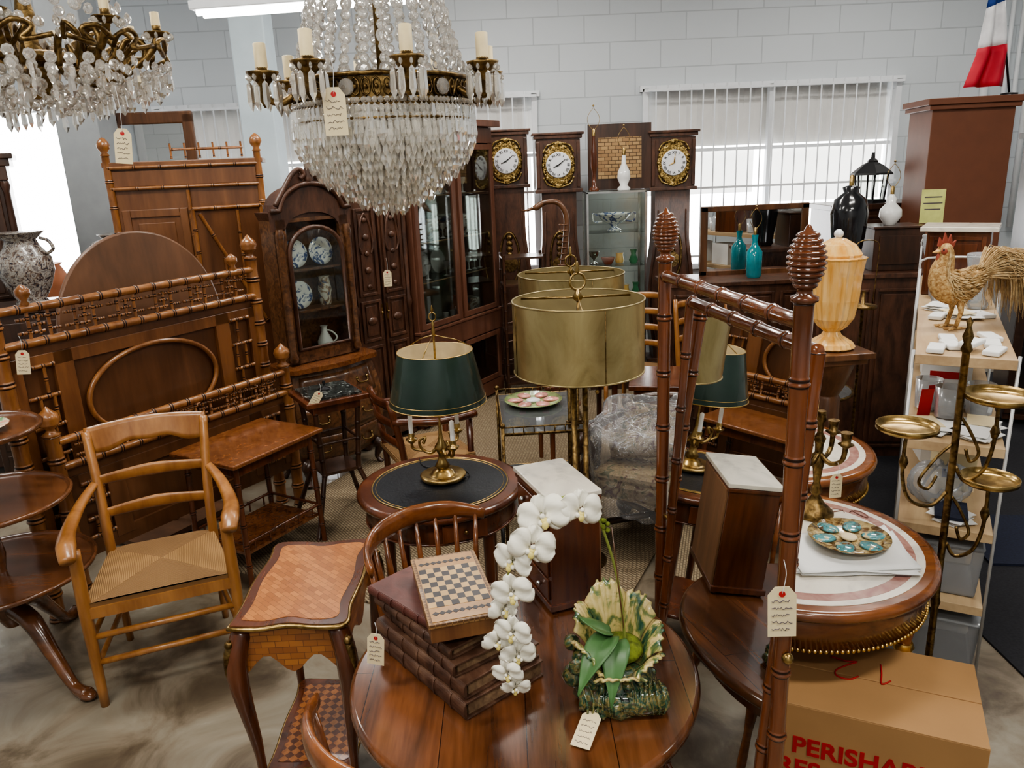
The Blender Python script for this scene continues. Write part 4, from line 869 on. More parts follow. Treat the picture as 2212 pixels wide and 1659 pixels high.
for i in range(12): mb.tube([(.015+.025*(i/12)+.034*math.cos(k*pi/5),.034*math.sin(k*pi/5),1.0+i*.045) for k in range(10)],.006,5,closed=True)
solo('swan_neck_stand',mb,WAL,'carved wooden swan neck rising from a stand beside the clocks','ornament',(.42,6.15,0),0)
# ---------------------------------------------------------------- glass showcase
t=thing('glass_showcase','narrow glass display case with shelves of silver and glass','cabinet',(.93,6.70,0),.0);w,d,h=.50,.34,1.72
mb=MB()
for x in (-1,1):
    for y in (-1,1): mb.box((x*(w/2-.008),y*(d/2-.008),h/2),(.016,.016,h))
for z in (.008,.5,h-.008):
    for s in (-1,1): mb.box((0,s*(d/2-.008),z),(w,.016,.016));mb.box((s*(w/2-.008),0,z),(.016,d,.016))
mb.box((0,0,.25),(w-.02,d-.02,.48),1)
part('frame',mb,[SIL,DARK],t)
for s in (-1,1): mb=MB();mb.box((0,s*(d/2-.004),1.1),(w-.03,.003,1.2));part('glass_pane',mb,GLASS,t);mb=MB();mb.box((s*(w/2-.004),0,1.1),(.003,d-.03,1.2));part('glass_pane',mb,GLASS,t)
mb=MB();mb.box((0,0,h-.004),(w,d,.008));part('top',mb,GLASS,t)
for z in (.82,1.10,1.38): mb=MB();mb.box((0,0,z),(w-.03,d-.03,.006));part('shelf',mb,GLASS,t)
S=t
mb=MB();mb.lathe([(.05,0),(.06,.01),(.02,.03),(.03,.05),(.10,.09),(.14,.14),(.145,.15),(.13,.145),(.03,.07)],n=30,fl=.04)
for s in (-1,1): mb.tube(sp([(s*.13,0,.12),(s*.18,0,.15),(s*.17,0,.08),(s*.10,0,.08)],4),.008,6)
solo('footed_bowl',mb,BLUEW,'footed two-handled openwork porcelain bowl in the showcase','bowl',W(S,(0,0,1.384)))
jars=[]
for nm,mt,lb,pr in (('silver_cup',SIL,'small silver cup in the showcase',[(.03,0),(.035,.006),(.010,.02),(.012,.04),(.04,.07),(.045,.11)]),('ruby_glass_dish',pbr('ruby_glass',(.22,.05,.03),.1,0,.2,coat=.6),'small dark ruby glass dish in the showcase',[(.03,0),(.05,.03),(.06,.06),(.055,.065)]),('amber_glass_jar',AMBER,'small amber glass jar in the showcase',[(.03,0),(.04,.02),(.03,.07),(.035,.09)]),('green_glass_vase',pbr('green_glass',(.05,.20,.10),.1,0,.2,coat=.6),'small green glass vase in the showcase',[(.025,0),(.04,.03),(.02,.08),(.03,.12)])):
    mb=MB();mb.lathe(pr,n=18);jars.append((mb,nm,mt,lb))
for q,(x,z) in enumerate(((-.17,1.104),(-.06,1.104),(.05,1.104),(.16,1.104),(-.14,.824),(-.02,.824),(.10,.824),(.18,.824))):
    mbj,nm,mt,lb=jars[q%4];solo(nm,mbj,mt,lb,'glassware',W(S,(x,-.05 if q%2 else .02,z)),group='small treasures in the showcase')
mb=MB();mb.box((0,0,.27),(.54,.03,.54),0);mb.box((0,-.017,.26),(.37,.008,.34),1);solo('woven_panel',mb,[DARK,WICK],'dark framed square panel of woven cane strips','panel',(1.0,6.84,1.722),0,rot=(-.03,0,0))
def table_lamp(name,lb,loc,prof,mat,s=1,harp=True):
    t=thing(name,lb,'lamp',loc)
    mb=MB();mb.lathe([(r*s,z*s) for r,z in prof],n=28);part('lamp_body',mb,mat,t);top=prof[-1][1]*s
    mb=MB();mb.lathe([(.014*s,top),(.014*s,top+.05*s),(.006*s,top+.06*s)],n=12);part('socket',mb,BRASS,t)
    if harp:
        mb=MB();mb.tube([(0,.0,top+.03*s)]+[(.05*s*math.sin(pi*i/12),0,top+.04*s+.18*s*i/12) for i in range(13)]+[(-.05*s*math.sin(pi*i/12),0,top+.04*s+.18*s*i/12) for i in range(12,-1,-1)],.002,5);mb.sph((0,0,top+.235*s),.009*s,n=8,k=6);part('harp',mb,BRASS,t)
    return t
table_lamp('table_lamp','slender turned wooden lamp with bare harp on the showcase',(.755,6.62,1.722),[(.04,0),(.045,.02),(.02,.04),(.015,.14),(.03,.2),(.025,.32),(.012,.40),(.012,.44)],MAHOG,1.0)
table_lamp('table_lamp','white glass baluster lamp on the showcase',(1.0,6.60,1.722),[(.05,0),(.055,.015),(.03,.04),(.055,.10),(.05,.15),(.02,.21),(.016,.28)],CHINA,1.0)
# ---------------------------------------------------------------- tea trolley
t=thing('tea_trolley','brass tea trolley with glass tray top and gallery rail','trolley',(.13,3.80,0),.05);w,d=.40,.66
for x in (-1,1):
    for y in (-1,1): mb=MB();mb.tube([(x*w/2,y*d/2,.06),(x*w/2,y*d/2,.76)],.009,8);mb.sph((x*w/2,y*d/2,.765),.014,n=10,k=6);part('post',mb,BRASSD,t)
for z in (.72,.30):
    mb=MB();mb.tube([(-w/2,-d/2,z),(w/2,-d/2,z),(w/2,d/2,z),(-w/2,d/2,z)],.008,8,closed=True)
    if z>.5:
        mb.tube([(-w/2,-d/2,.755),(w/2,-d/2,.755),(w/2,d/2,.755),(-w/2,d/2,.755)],.004,8,closed=True)
        for i in range(16):
            u=-d/2+d*i/15
            for s in (-1,1): mb.tube([(s*w/2,u,.72),(s*w/2,u,.755)],.003,5)
        for i in range(9):
            u=-w/2+w*i/8
            for s in (-1,1): mb.tube([(u,s*d/2,.72),(u,s*d/2,.755)],.003,5)
    part('gallery_rail',mb,BRASSD,t)
for z in (.722,.302): mb=MB();mb.box((0,0,z),(w-.01,d-.01,.006));part('tray',mb,GLASSG,t,label='smoked glass tray')
for x in (-1,1):
    mb=MB();mb.tube([(x*(w/2+.02),-.25+.12*math.cos(a*pi/12),.125+.12*math.sin(a*pi/12)) for a in range(24)],.008,8,closed=True)
    for k in range(6): mb.tube([(x*(w/2+.02),-.25,.125),(x*(w/2+.02),-.25+.12*math.cos(k*pi/3),.125+.12*math.sin(k*pi/3))],.003,5)
    part('wheel',mb,BLACK,t)
mb=MB();mb.lathe([(.07,0),(.10,.008),(.15,.022),(.155,.026),(.10,.014),(0,.010)],n=36,m=0)
for k in range(6):
    a=k*pi/3;mb.sph((.095*math.cos(a),.095*math.sin(a),.02),.042,1,12,6,(1.1,.85,.25),Matrix.Rotation(a,4,'Z'))
mb.sph((0,0,.018),.04,2,12,6,(1,1,.3))
solo('oyster_plate',mb,[pbr('lime_glaze',(.34,.42,.18),.15,0,.3,30,coat=.6),pbr('pink_glaze',(.60,.26,.22),.15,0,.4,25,coat=.6),CHINA],'green and pink majolica oyster plate on the trolley','plate',(.11,3.93,.726))
# wrapped armchair
t=thing('wrapped_armchair','carved dark armchair with tapestry upholstery under clear plastic wrap','chair',(.70,3.70,0),-.55)
mb=MB();mb.box((0,0,.36),(.50,.46,.10));mb.box((0,.0,.42),(.48,.44,.05));part('seat',mb,TAPES,t,.03,label='tapestry covered seat')
mb=MB();mb.box((-.02,.24,.57),(.46,.09,.22),rx=-.35);part('backrest',mb,TAPES,t,.03,label='floral tapestry padded back')
mb=MB();mb.tube(sp([(-.27,.27,.66),(-.1,.31,.71),(.1,.31,.72),(.26,.27,.67)],4),.026,12);part('crest_rail',mb,DARK,t)
mb=MB();mb.tube([(-.20,-.02,.52),(.2,.03,.58)],[.070,.070],16);part('bolster',mb,TAPES,t,label='rolled tapestry bolster cushion')
for s in (-1,1):
    mb=MB();P=sp([(s*.26,.24,.62),(s*.29,.05,.62),(s*.29,-.2,.62),(s*.30,-.27,.59),(s*.29,-.24,.55)],6);mb.tube(P,lr([.022,.026,.030,.036,.024],len(P)),10)
    mb.tube(sp([(s*.28,-.20,.60),(s*.27,-.15,.52),(s*.28,-.22,.45),(s*.26,-.2,.38)],5),.026,10);part('arm',mb,DARK,t)
    for y in (-1,1):
        mb=MB();P=sp([(s*.23,y*.20,.34),(s*.27,y*.25,.25),(s*.22,y*.19,.15),(s*.27,y*.24,.07),(s*.24,y*.27,.02)],6);mb.tube(P,lr([.040,.034,.024,.028,.034],len(P)),10);part('leg',mb,DARK,t)
mb=MB();mb.tube([(-.24,-.18,.13),(0,0,.16),(.24,.18,.13)],.018,8);mb.tube([(.24,-.18,.13),(0,0,.16),(-.24,.18,.13)],.018,8);part('stretcher',mb,DARK,t)
mb=MB()
def wrapf(u,v):
    a=2*pi*u;r=1+.05*math.sin(9*a+v*5)+.035*math.sin(23*a+v*3);y=.33*math.sin(a)*r;x=.34*math.cos(a)*r
    hh=.41+.08/(1+math.exp(-12*(math.sin(a)-.35)))
    if v<.6: return (x,y,.27+(hh-.03)*v/.6)
    k=(v-.6)/.4;return (x*(1-k),y*(1-k)+.12*k,.24+hh*(1-k)+.44*k+.02*math.sin(12*k+a*5))
mb.grid(wrapf,90,24);part('plastic_wrap',mb,CLEAR,t,label='crinkled clear plastic film')
t=thing('parquet_table','low reddish table with inlaid checker top behind the lamps','table',(.42,4.85,0),.2)
mb=MB();mb.box((0,0,.60),(.5,.4,.025));part('table_top',mb,checker('red_check',(.16,.05,.025),(.08,.022,.012),.05),t,.003)
for x in (-1,1):
    for y in (-1,1): mb=MB();mb.lathe([(.014,0),(.018,.2),(.02,.588)],(x*.21,y*.16,0),10);part('leg',mb,MAHOG,t)
t=thing('bamboo_etagere','dark bamboo shelf unit with slatted sides beside the cabinet','shelf',(.13,6.50,0),.1)
for x in (-.17,.17):
    for y in (-.13,.13): mb=MB();mb.bam((x,y,0),(x,y,1.25),.013,8);part('post',mb,DARK,t)
for z in (.15,.6,1.0,1.22): mb=MB();mb.box((0,0,z),(.36,.28,.015));part('shelf',mb,DARK,t)
mb=MB()
for i in range(5): mb.bam((-.17,-.13,.2+.16*i),(.17,-.13,.28+.16*i),.006,3)
part('slats',mb,DARK,t)
t=thing('armchair','dark wooden armchair with rush seat behind the leather-top table','chair',(-.50,4.12,0),2.0)
mb=MB();mb.box((0,0,.42),(.46,.42,.035));part('rush_seat',mb,RUSH,t,.01)
for s in (-1,1):
    mb=MB();mb.tube([(s*.2,-.19,0),(s*.2,-.19,.66)],.018,8);part('front_leg',mb,MAHOG,t)
    mb=MB();mb.tube(sp([(s*.19,.19,0),(s*.19,.19,.45),(s*.2,.25,.78)],4),.019,8);part('back_post',mb,MAHOG,t)
    mb=MB();mb.tube(sp([(s*.2,.24,.68),(s*.26,0,.66),(s*.23,-.22,.66)],5),.020,8);part('arm',mb,MAHOG,t)
for z,y in ((.77,.25),(.66,.235),(.55,.215)): mb=MB();mb.tube(sp([(-.2,y,z),(0,y+.03,z),(.2,y,z)],5),.028,8,fl=.3,up=(0,0,1));part('ladder_slat',mb,MAHOG,t)
# ---------------------------------------------------------------- bamboo armoire back left
t=thing('bamboo_armoire','faux-bamboo maple wardrobe with turned finials and open door','wardrobe',(-2.12,5.42,0),math.radians(14));w,d,h=.92,.40,2.09
ARM=wood('armoire_wood',(.13,.050,.019),(.24,.102,.040),.36,4,(1,.6,.12),.25)
mb=MB();mb.box((0,0,h/2),(w,d,h-.1));mb.box((0,0,h-.03),(w+.06,d+.05,.03));mb.box((0,-d/2-.006,h-.12),(w,.012,.10));panel(mb,-.22,-d/2,1.0,.40,1.55,0,.014,.05);panel(mb,.22,-d/2,1.0,.40,1.55,0,.014,.05)
part('body',mb,ARM,t,.004)
mb=MB()
for x in (-w/2,w/2): mb.bam((x,-d/2-.01,0),(x,-d/2-.01,h+.02),.024,13)
mb.bam((-w/2,-d/2-.02,h-.05),(w/2,-d/2-.02,h-.05),.012);mb.bam((-w/2,-d/2-.02,h-.18),(w/2,-d/2-.02,h-.18),.012);mb.bam((0,-d/2-.02,.1),(0,-d/2-.02,h-.2),.012)
mb.bam((-.1,.0,h+.06),(w/2-.1,0,h+.06),.009)
for i in range(6): mb.bam((-.1+i*.09,0,h),(-.1+i*.09,0,h+.10),.007,1)
part('bamboo_trim',mb,BAMB,t)
for x in (-w/2,w/2): mb=MB();mb.lathe([(.02,h+.02),(.03,h+.03),(.018,h+.045),(.036,h+.07),(.04,h+.09),(.034,h+.11),(.018,h+.13),(0,h+.14)],(x,-d/2-.01,0),18);part('finial',mb,BAMB,t)
mb=MB();mb.M=Matrix.Translation((w/2-.02,-d/2-.05,0))@Matrix.Rotation(-2.75,4,'Z');mb.box((.22,0,1.2),(.44,.02,1.15),1);mb.bam((.0,.015,1.77),(.44,.015,1.77),.014);mb.bam((.44,.015,.65),(.44,.015,1.77),.014);mb.bam((.0,.015,.65),(.0,.015,1.77),.014);mb.bam((.05,.015,1.0),(.40,.015,1.74),.012);mb.bam((.16,.015,.7),(.16,.015,1.75),.011);mb.bam((.28,.015,.7),(.28,.015,1.45),.011);part('door',mb,[BAMB,BEDP],t)
t=thing('pier_mirror','tall wooden framed mirror standing behind the bamboo wardrobe','mirror',(-2.70,6.30,0),.1)
mb=MB()
for s in (-1,1): mb.box((s*.27,0,1.25),(.08,.05,2.4));mb.box((0,0,1.25+s*1.17),(.62,.05,.09))
part('frame',mb,WAL,t,.01);mb=MB();mb.box((0,0,1.25),(.48,.02,2.28));part('mirror_glass',mb,MIRR,t)
armoire((-3.66,5.35,0),.5,.62,.42,2.16,'dark wooden wardrobe near the bright shop window',DARK,False)
t=thing('chest_of_drawers','dark wooden chest carrying large blue and white vases','chest',(-2.90,4.80,0),.45)
mb=MB();mb.box((0,0,.64),(.75,.42,1.16));mb.box((0,0,1.235),(.80,.46,.03));mb.box((0,0,.04),(.77,.44,.08));part('body',mb,DARK,t,.005)
for k in range(4): mb=MB();mb.box((0,-.215,.24+.27*k),(.68,.012,.24));o=part('drawer',mb,DARK,t,.004)
VP=[(.08,0),(.095,.01),(.08,.03),(.12,.10),(.155,.20),(.15,.28),(.10,.35),(.085,.39),(.13,.43),(.14,.44),(.08,.43)]
mb=MB();mb.lathe(VP,n=32)
for s in (-1,1): mb.tube(sp([(s*.14,0,.30),(s*.19,0,.33),(s*.17,0,.38),(s*.12,0,.40)],4),.010,6)
v=solo('ginger_vase',mb,URNM,'large grey and brown painted baluster urn on the chest','vase',W(t,(-.06,-.02,1.25)),group='large painted urns')
dup(v,(-2.46,5.02,1.20),.3)
t=thing('plinth','plain dark wooden plinth supporting a painted urn','plinth',(-2.46,5.02,0),.2)
mb=MB();mb.box((0,0,.6),(.30,.30,1.19));mb.box((0,0,.05),(.34,.34,.10));part('body',mb,DARK,t,.004)
t=thing('upholstered_chair','oval-back chair with pale upholstery near the shop window','chair',(-3.30,6.75,0),.3)
mb=MB();mb.lathe([(.24,0),(.26,.02),(.24,.05)],n=32,T=Matrix.Translation((0,.2,1.0))@TF@Matrix.Diagonal((1,1.2,1,1)));part('backrest',mb,CHER,t)
mb=MB();mb.box((0,0,.5),(.5,.5,.12));part('seat',mb,PAPER,t,.03)
for x in (-1,1):
    for y in (-1,1): mb=MB();mb.tube([(x*.22,y*.22,0),(x*.22,y*.22,.45)],.02,8);part('leg',mb,CHER,t)
t=thing('long_table','long table covered with fabric below the shop window','table',(-4.45,6.6,0),0)
mb=MB();mb.box((0,0,1.0),(1.5,.6,.05));part('table_top',mb,GREYB,t,.01)
for x in (-1,1):
    for y in (-1,1): mb=MB();mb.box((x*.7,y*.25,.487),(.05,.05,.975));part('leg',mb,DARK,t)
mb=MB();mb.lathe([(.09,0),(.10,.01),(.02,.03),(.015,.30),(.02,.32)],n=16)
for k in range(6):
    a=k*pi/3;mb.tube(sp([(0,0,.25),(.08*math.cos(a),.08*math.sin(a),.20),(.14*math.cos(a),.14*math.sin(a),.26),(.14*math.cos(a),.14*math.sin(a),.31)],4),.006,6);mb.lathe([(.02,.31),(.025,.32)],(.14*math.cos(a),.14*math.sin(a),0),10)
solo('candelabrum',mb,BLACK,'black wrought iron candelabrum on the long table','candelabra',(-4.2,6.55,1.026))
mb=MB();mb.lathe([(.07,0),(.12,.1),(.14,.2),(.10,.28),(.12,.3)],n=24);solo('urn',mb,TERRA,'terracotta urn on the long table','urn',(-3.85,6.5,1.026))
# ---------------------------------------------------------------- back right group
t=thing('sideboard','dark wooden sideboard holding the mirror and teal lamp','sideboard',(1.72,5.62,0),0)
mb=MB();mb.box((0,0,.60),(1.15,.42,.96));mb.box((0,0,1.09),(1.2,.46,.03))
for x in (-.38,0,.38): panel(mb,x,-.21,.6,.34,.85)
part('body',mb,DARK2,t,.004)
for x in (-1,1):
    for y in (-1,1): mb=MB();mb.lathe([(.03,0),(.04,.04),(.03,.125)],(x*.52,y*.16,0),12);part('foot',mb,DARK,t)
t=thing('framed_mirror','wide dark-framed mirror leaning on the sideboard','mirror',(1.83,5.74,1.105),0)
mb=MB()
for s in (-1,1): mb.box((s*.37,0,.25),(.05,.03,.50));mb.box((0,0,.25+s*.235),(.79,.03,.04))
part('frame',mb,WAL,t,.004);mb=MB();mb.box((0,.003,.25),(.70,.01,.44));part('mirror_glass',mb,MIRR,t)
table_lamp('table_lamp','teal glass bottle lamp on the sideboard',(1.78,5.55,1.105),[(.05,0),(.065,.02),(.065,.22),(.03,.27),(.02,.30),(.028,.36)],TEAL,.85)
# ladder-back chairs between the marble tables and the sideboard
def ladder(loc,rz,lb):
    t=thing('ladder_back_chair',lb,'chair',loc,rz,'ladder-back chairs')
    for s in (-1,1):
        mb=MB();mb.tube([(s*.19,-.18,0),(s*.19,-.18,.45)],.016,8);part('front_leg',mb,CHER,t)
        mb=MB();mb.tube(sp([(s*.18,.18,0),(s*.18,.18,.45),(s*.19,.25,1.0)],4),.017,8);part('back_post',mb,CHER,t)
    mb=MB();mb.box((0,0,.45),(.42,.38,.03));part('seat',mb,RUSH,t,.01)
    for z,y in ((.96,.245),(.84,.23),(.72,.215),(.60,.20)): mb=MB();mb.tube(sp([(-.18,y,z),(0,y+.025,z+.01),(.18,y,z)],5),.026,8,fl=.3,up=(0,0,1));part('ladder_slat',mb,CHER,t)
ladder((1.40,5.15,0),.15,'cherry ladder-back side chair before the sideboard')
ladder((.95,5.55,0),-.5,'cherry ladder-back side chair with rush seat near the clocks')
t=thing('tall_chest','tall dark cabinet holding table lamps near the window','cabinet',(2.30,4.95,0),-.1)
mb=MB();mb.box((0,0,.60),(.66,.4,1.2));mb.box((0,0,1.205),(.70,.44,.03));panel(mb,-.16,-.2,.6,.30,1.05);panel(mb,.16,-.2,.6,.30,1.05);part('body',mb,DARK2,t,.004)
table_lamp('table_lamp','tall matte black urn lamp on the dark cabinet',(2.17,4.93,1.22),[(.06,0),(.075,.02),(.07,.04),(.095,.20),(.108,.34),(.09,.42),(.04,.46),(.05,.49),(.02,.50)],BLACKG,1.06,False)
mb=MB();mb.box((0,0,.13),(.30,.26,.26));mb.box((0,0,.268),(.32,.28,.015));mb.box((0,-.135,.13),(.24,.01,.18));solo('wooden_box',mb,DARK,'dark slant-front wooden box on the cabinet','box',(2.46,4.95,1.221),-.1,.004)
table_lamp('table_lamp','white porcelain gourd lamp with bare harp on wooden box',(2.44,4.95,1.498),[(.04,0),(.045,.01),(.08,.06),(.075,.11),(.03,.16),(.035,.19),(.015,.22)],CHINA,.85)
t=thing('cabinet','dark carved cabinet standing against the window wall','cabinet',(2.78,5.95,0),0)
mb=MB();mb.box((0,0,.78),(.75,.42,1.54));mb.box((0,0,1.56),(.80,.46,.04));panel(mb,0,-.21,.9,.6,1.2);part('body',mb,DARK,t,.004)
t=thing('lantern','black metal pagoda-roofed lantern on the carved cabinet','lantern',(2.74,5.90,1.582),.3)
k2=.78
mb=MB();mb.lathe([(.15*k2,0),(.15*k2,.02)],n=6,sm=False);mb.lathe([(.20*k2,.20),(.19*k2,.215),(.10*k2,.27),(.05*k2,.29),(.05*k2,.30),(.02*k2,.32),(.01,.36)],n=6,sm=False)
for k in range(6): a=k*pi/3;mb.tube([(.13*k2*math.cos(a),.13*k2*math.sin(a),.02),(.15*k2*math.cos(a),.15*k2*math.sin(a),.20)],.007,6)
part('frame',mb,BLACK,t);mb=MB();mb.lathe([(.125*k2,.02),(.145*k2,.20)],n=6,sm=False);part('glass_panes',mb,GLASS,t)
t=thing('tall_cabinet','tall plain rust-brown wooden cabinet with moulded cornice','cabinet',(3.08,5.42,0),-.15)
mb=MB();mb.box((0,0,1.11),(.50,.42,2.22));mb.box((0,0,2.205),(.55,.47,.03));mb.box((0,0,2.24),(.58,.50,.04));part('body',mb,RUST,t,.004)
mb=MB();mb.box((0,0,.11),(.15,.003,.22));mb.box((0,-.002,.17),(.11,.001,.008),1);mb.box((0,-.002,.13),(.12,.001,.007),1);mb.box((0,-.002,.09),(.10,.001,.007),1);solo('notice_sheet',mb,[YEL,INK],'yellow printed notice sheet fixed to the tall cabinet','sign',W(t,(-.19,-.2125,1.47)),-.15)
FX=(3.30,5.27,2.261)
t=thing('flag','French tricolour flag of blue, white and red on black pole','flag',FX,0)
mb=MB();mb.lathe([(.05,0),(.05,.015),(.008,.02)],n=16);mb.tube([(0,0,.01),(-.17,0,.80)],.007,8);part('pole',mb,BLACK,t)
def pole(z): return -.17*z/.80
for k,(nm,mt) in enumerate((('blue_stripe',FLAGB),('white_stripe',FLAGW),('red_stripe',FLAGR))):
    mb=MB()
    def ff(u,v,k=k):
        s=(k+v)/3;zt=.76-.70*s;wd=.05+.17*s**.8
        x=pole(max(.25,zt))-.0-wd*(1-u)*(.55+.45*s)+.05*s*u-.03*s
        return (x,.025*math.sin(u*11+s*3)*(.3+s),zt+.10*u*(1-s)*.6)
    mb.grid(ff,22,6,0);part(nm,mb,mt,t,sol=.002)
t=thing('dark_vitrine','dark glass-doored cabinet with shelves against the far wall','cabinet',(3.95,5.3,0),-.35);w,d,h=.75,.4,2.0
mb=MB();carcass(mb,w,d,.05,h,.04);mb.box((0,0,h+.01),(w+.06,d+.06,.04))
for x in (-w/2+.03,w/2-.03): mb.box((x,-d/2-.01,1.05),(.06,.02,1.9))
part('body',mb,DARK,t,.004)
for z in (.5,.95,1.4): mb=MB();mb.box((0,0,z),(w-.09,d-.04,.015));part('shelf',mb,DARK,t)
mb=MB();mb.box((0,-d/2-.005,1.05),(w-.10,.004,1.85));part('glass_pane',mb,GLASS,t)
mb=MB();mb.lathe([(.04,0),(.07,.06),(.05,.14),(.06,.16)],n=18);o=solo('china_jar',mb,FLORALC,'painted china jar inside the dark cabinet','jar',W(t,(-.18,0,1.409)),group='jars in the dark cabinet')
for x,z in ((.1,1.409),(-.15,.959),(.12,.959)): dup(o,W(t,(x,0,z)))
# ---------------------------------------------------------------- rack with shelves
RR=math.radians(62)
t=thing('shelving_rack','long wire-framed shop rack with crowded light oak shelves','shelf',(2.045,3.455,0),RR);RK=t;L=2.0;w=.31
for z in (.30,.60,.93,1.25):
    mb=MB();mb.box((0,0,z-.018),(L,w,.036));part('shelf',mb,OAKS,t,.002)
mb=MB()
for x in (-L/2+.02,0,L/2-.02):
    zt=1.26 if x<-.5 else 1.42
    for y in (-w/2-.006,w/2+.006): mb.tube([(x,y,0),(x,y,zt)],.006,8)
    if x>-.5: mb.tube(sp([(x,-w/2-.006,zt-.01),(x,-w/2+.02,zt+.05),(x,w/2-.02,zt+.05),(x,w/2+.006,zt-.01)],4),.005,8)
part('frame',mb,WIREG,t,label='pale tubular uprights')
mb=MB();mb.box((0,0,.010),(.11,.055,.018));dd=solo('small_packet',mb,PAPER,'small white wrapped packet on the oak shelf','packet',W(t,(-.80,-.09,1.251)),RR,.005,'white packets on the shelf')
for x,y,z,r in ((-.92,-.09,1.251,.3),(-.86,.04,1.251,.9),(-.76,.05,1.251,.7),(-.68,-.09,1.251,.9),(-.93,.09,1.251,.5),(-.90,-.02,1.272,.2),(-.30,.08,1.251,.4),(-.22,-.09,1.251,1.1)): dup(dd,W(t,(x,y,z)),RR+r-.6)
mb=MB();mb.box((0,0,.10),(.22,.18,.20));mb.box((0,-.091,.13),(.14,.001,.012),1);mb.box((-.111,0,.13),(.001,.12,.03),1);bx=solo('carton',mb,[PAPER,REDP],'white carton with red print on the rack','box',W(t,(-.42,.03,.931)),RR,.002,'cartons on the rack')
for x,z,r in ((-.05,.931,.1),(.35,.931,0),(-.2,.601,.2),(.3,.601,0),(-.42,.301,-.1),(.2,.301,-.1)): dup(bx,W(t,(x,.02,z)),RR+r)
mb=MB();mb.lathe([(.035,0),(.050,.13),(.052,.13),(.045,.01)],n=20);tu=solo('glass_tumbler',mb,BIN,'clear tumbler standing on the oak shelf','tumbler',W(t,(-.70,.02,.931)),group='clear tumblers')
for x,y,z in ((-.62,-.09,.931),(-.60,.09,.931),(.05,.06,1.251),(.14,-.06,1.251),(.22,.07,1.251),(.70,.05,1.251),(.80,-.05,1.251),(.9,.06,1.251)): dup(tu,W(t,(x,y,z)))
mb=MB();mb.lathe([(.035,0),(.045,.02),(.020,.06),(.05,.15),(.065,.24),(.060,.245)],n=20);tu=solo('glass_vase',mb,BIN,'tall clear glass vase on the rack','vase',W(t,(.68,-.08,1.251)),group='glass vases on the rack')
for x,y,z in ((.86,.10,1.251),(.92,-.09,1.251),(-.02,-.08,1.251)): dup(tu,W(t,(x,y,z)))
mb=MB();mb.box((0,0,.06),(.045,.002,.12),rx=.2);mb.box((.02,.014,.065),(.03,.002,.13),rz=.4,rx=.1);solo('red_card',mb,[REDP],'red folded cards standing on the shelf','card',W(t,(-.72,.10,.932)),RR-1.2)
for q,(x,y,z) in enumerate(((-.88,-.06,.931),(-.86,.07,.931),(-.9,-.02,.601),(-.25,-.02,1.251),(-.1,.06,1.251),(-.78,-.08,.931))):
    mb=MB()
    for k in range(7): mb.box((RN.uniform(-.03,.03),RN.uniform(-.03,.03),.003+.003*k),(.13,.09,.0025),(1 if k==6 and q%2 else 0),rz=RN.uniform(-.8,.8))
    if q==2: mb.box((0,0,.030),(.16,.11,.012),2)
    solo('paper_stack',mb,[PAPER,TAG,MATBL],'loose papers and leaflets on the oak shelf','papers',W(t,(x,y,z)),RR,group='loose papers on the rack')
def bag(loc,s):
    mb=MB();mb.grid(lambda u,v:(s*.11*math.cos(2*pi*u)*(math.sin(pi*(.08+.84*v)))*(1+.14*math.sin(11*u*6.28+v*9)),s*.10*math.sin(2*pi*u)*math.sin(pi*(.08+.84*v))*(1+.14*math.sin(7*u*6.28+v*12)),s*.075*(1-math.cos(pi*v))*(1+.08*math.sin(u*40))),56,20);solo('plastic_bag',mb,BIN,'crumpled clear plastic bag on the rack','bag',loc,group='plastic bags on the rack')
bag(W(RK,(-.75,.02,.601)),1.0);bag(W(RK,(-.60,.07,.301)),.9);bag(W(RK,(-.55,-.08,.931)),.6)
mb=MB();mb.box((0,0,.08),(.20,.14,.16));mb.box((0,-.071,.08),(.12,.001,.04),1);mb.box((-.101,0,.08),(.001,.10,.05),1);solo('cream_carton',mb,[TAG,pbr('blue_print',(.03,.08,.25),.6)],'cream cardboard carton with blue printed label','box',W(t,(-.52,-.03,.601)),RR+.1,.002)
mb=MB();mb.box((0,0,.10),(.28,.26,.20),tp=1.1);mb.box((0,0,.21),(.32,.29,.02));solo('storage_bin',mb,BIN,'clear plastic storage bin with lid on the lowest shelf','bin',W(t,(-.80,0,.301)),RR,.01)
mb=MB();mb.box((0,0,.10),(.27,.30,.20),tp=1.08);mb.box((0,0,.205),(.31,.34,.02));solo('storage_bin',mb,BIN,'clear plastic tub on the floor beneath the shelves','bin',W(t,(-.82,0,.0)),RR,.01)
t=thing('bedside_cabinet','reddish wooden box cabinet with white marble slab top','cabinet',W(RK,(.42,0,1.251)),RR-pi/2-.1)
mb=MB();mb.box((0,0,.155),(.27,.24,.31));panel(mb,0,-.12,.155,.24,.27);part('body',mb,MAHOG,t,.003)
mb=MB();mb.box((0,0,.322),(.33,.29,.022));part('marble_top',mb,MARBW,t,.003)
RO=W(RK,(-.50,.03,1.251))
t=thing('rooster_figure','straw rooster figure with red comb and bushy straw tail','rooster',RO,.0)
mb=MB();RV=[.03,.058,.072,.066,.048,.036,.028,.018];P=sp([(.10,0,.215),(.05,0,.185),(.0,0,.165),(-.045,0,.18),(-.065,0,.225),(-.058,0,.27),(-.055,0,.305),(-.058,0,.325)],6);mb.tube(P,lr(RV,len(P)),18,fl=.85)
mb.sph((-.062,0,.315),.028,n=14,k=8);bd=part('body',mb,STRAW,t)
mb=MB();r2=random.Random(3)
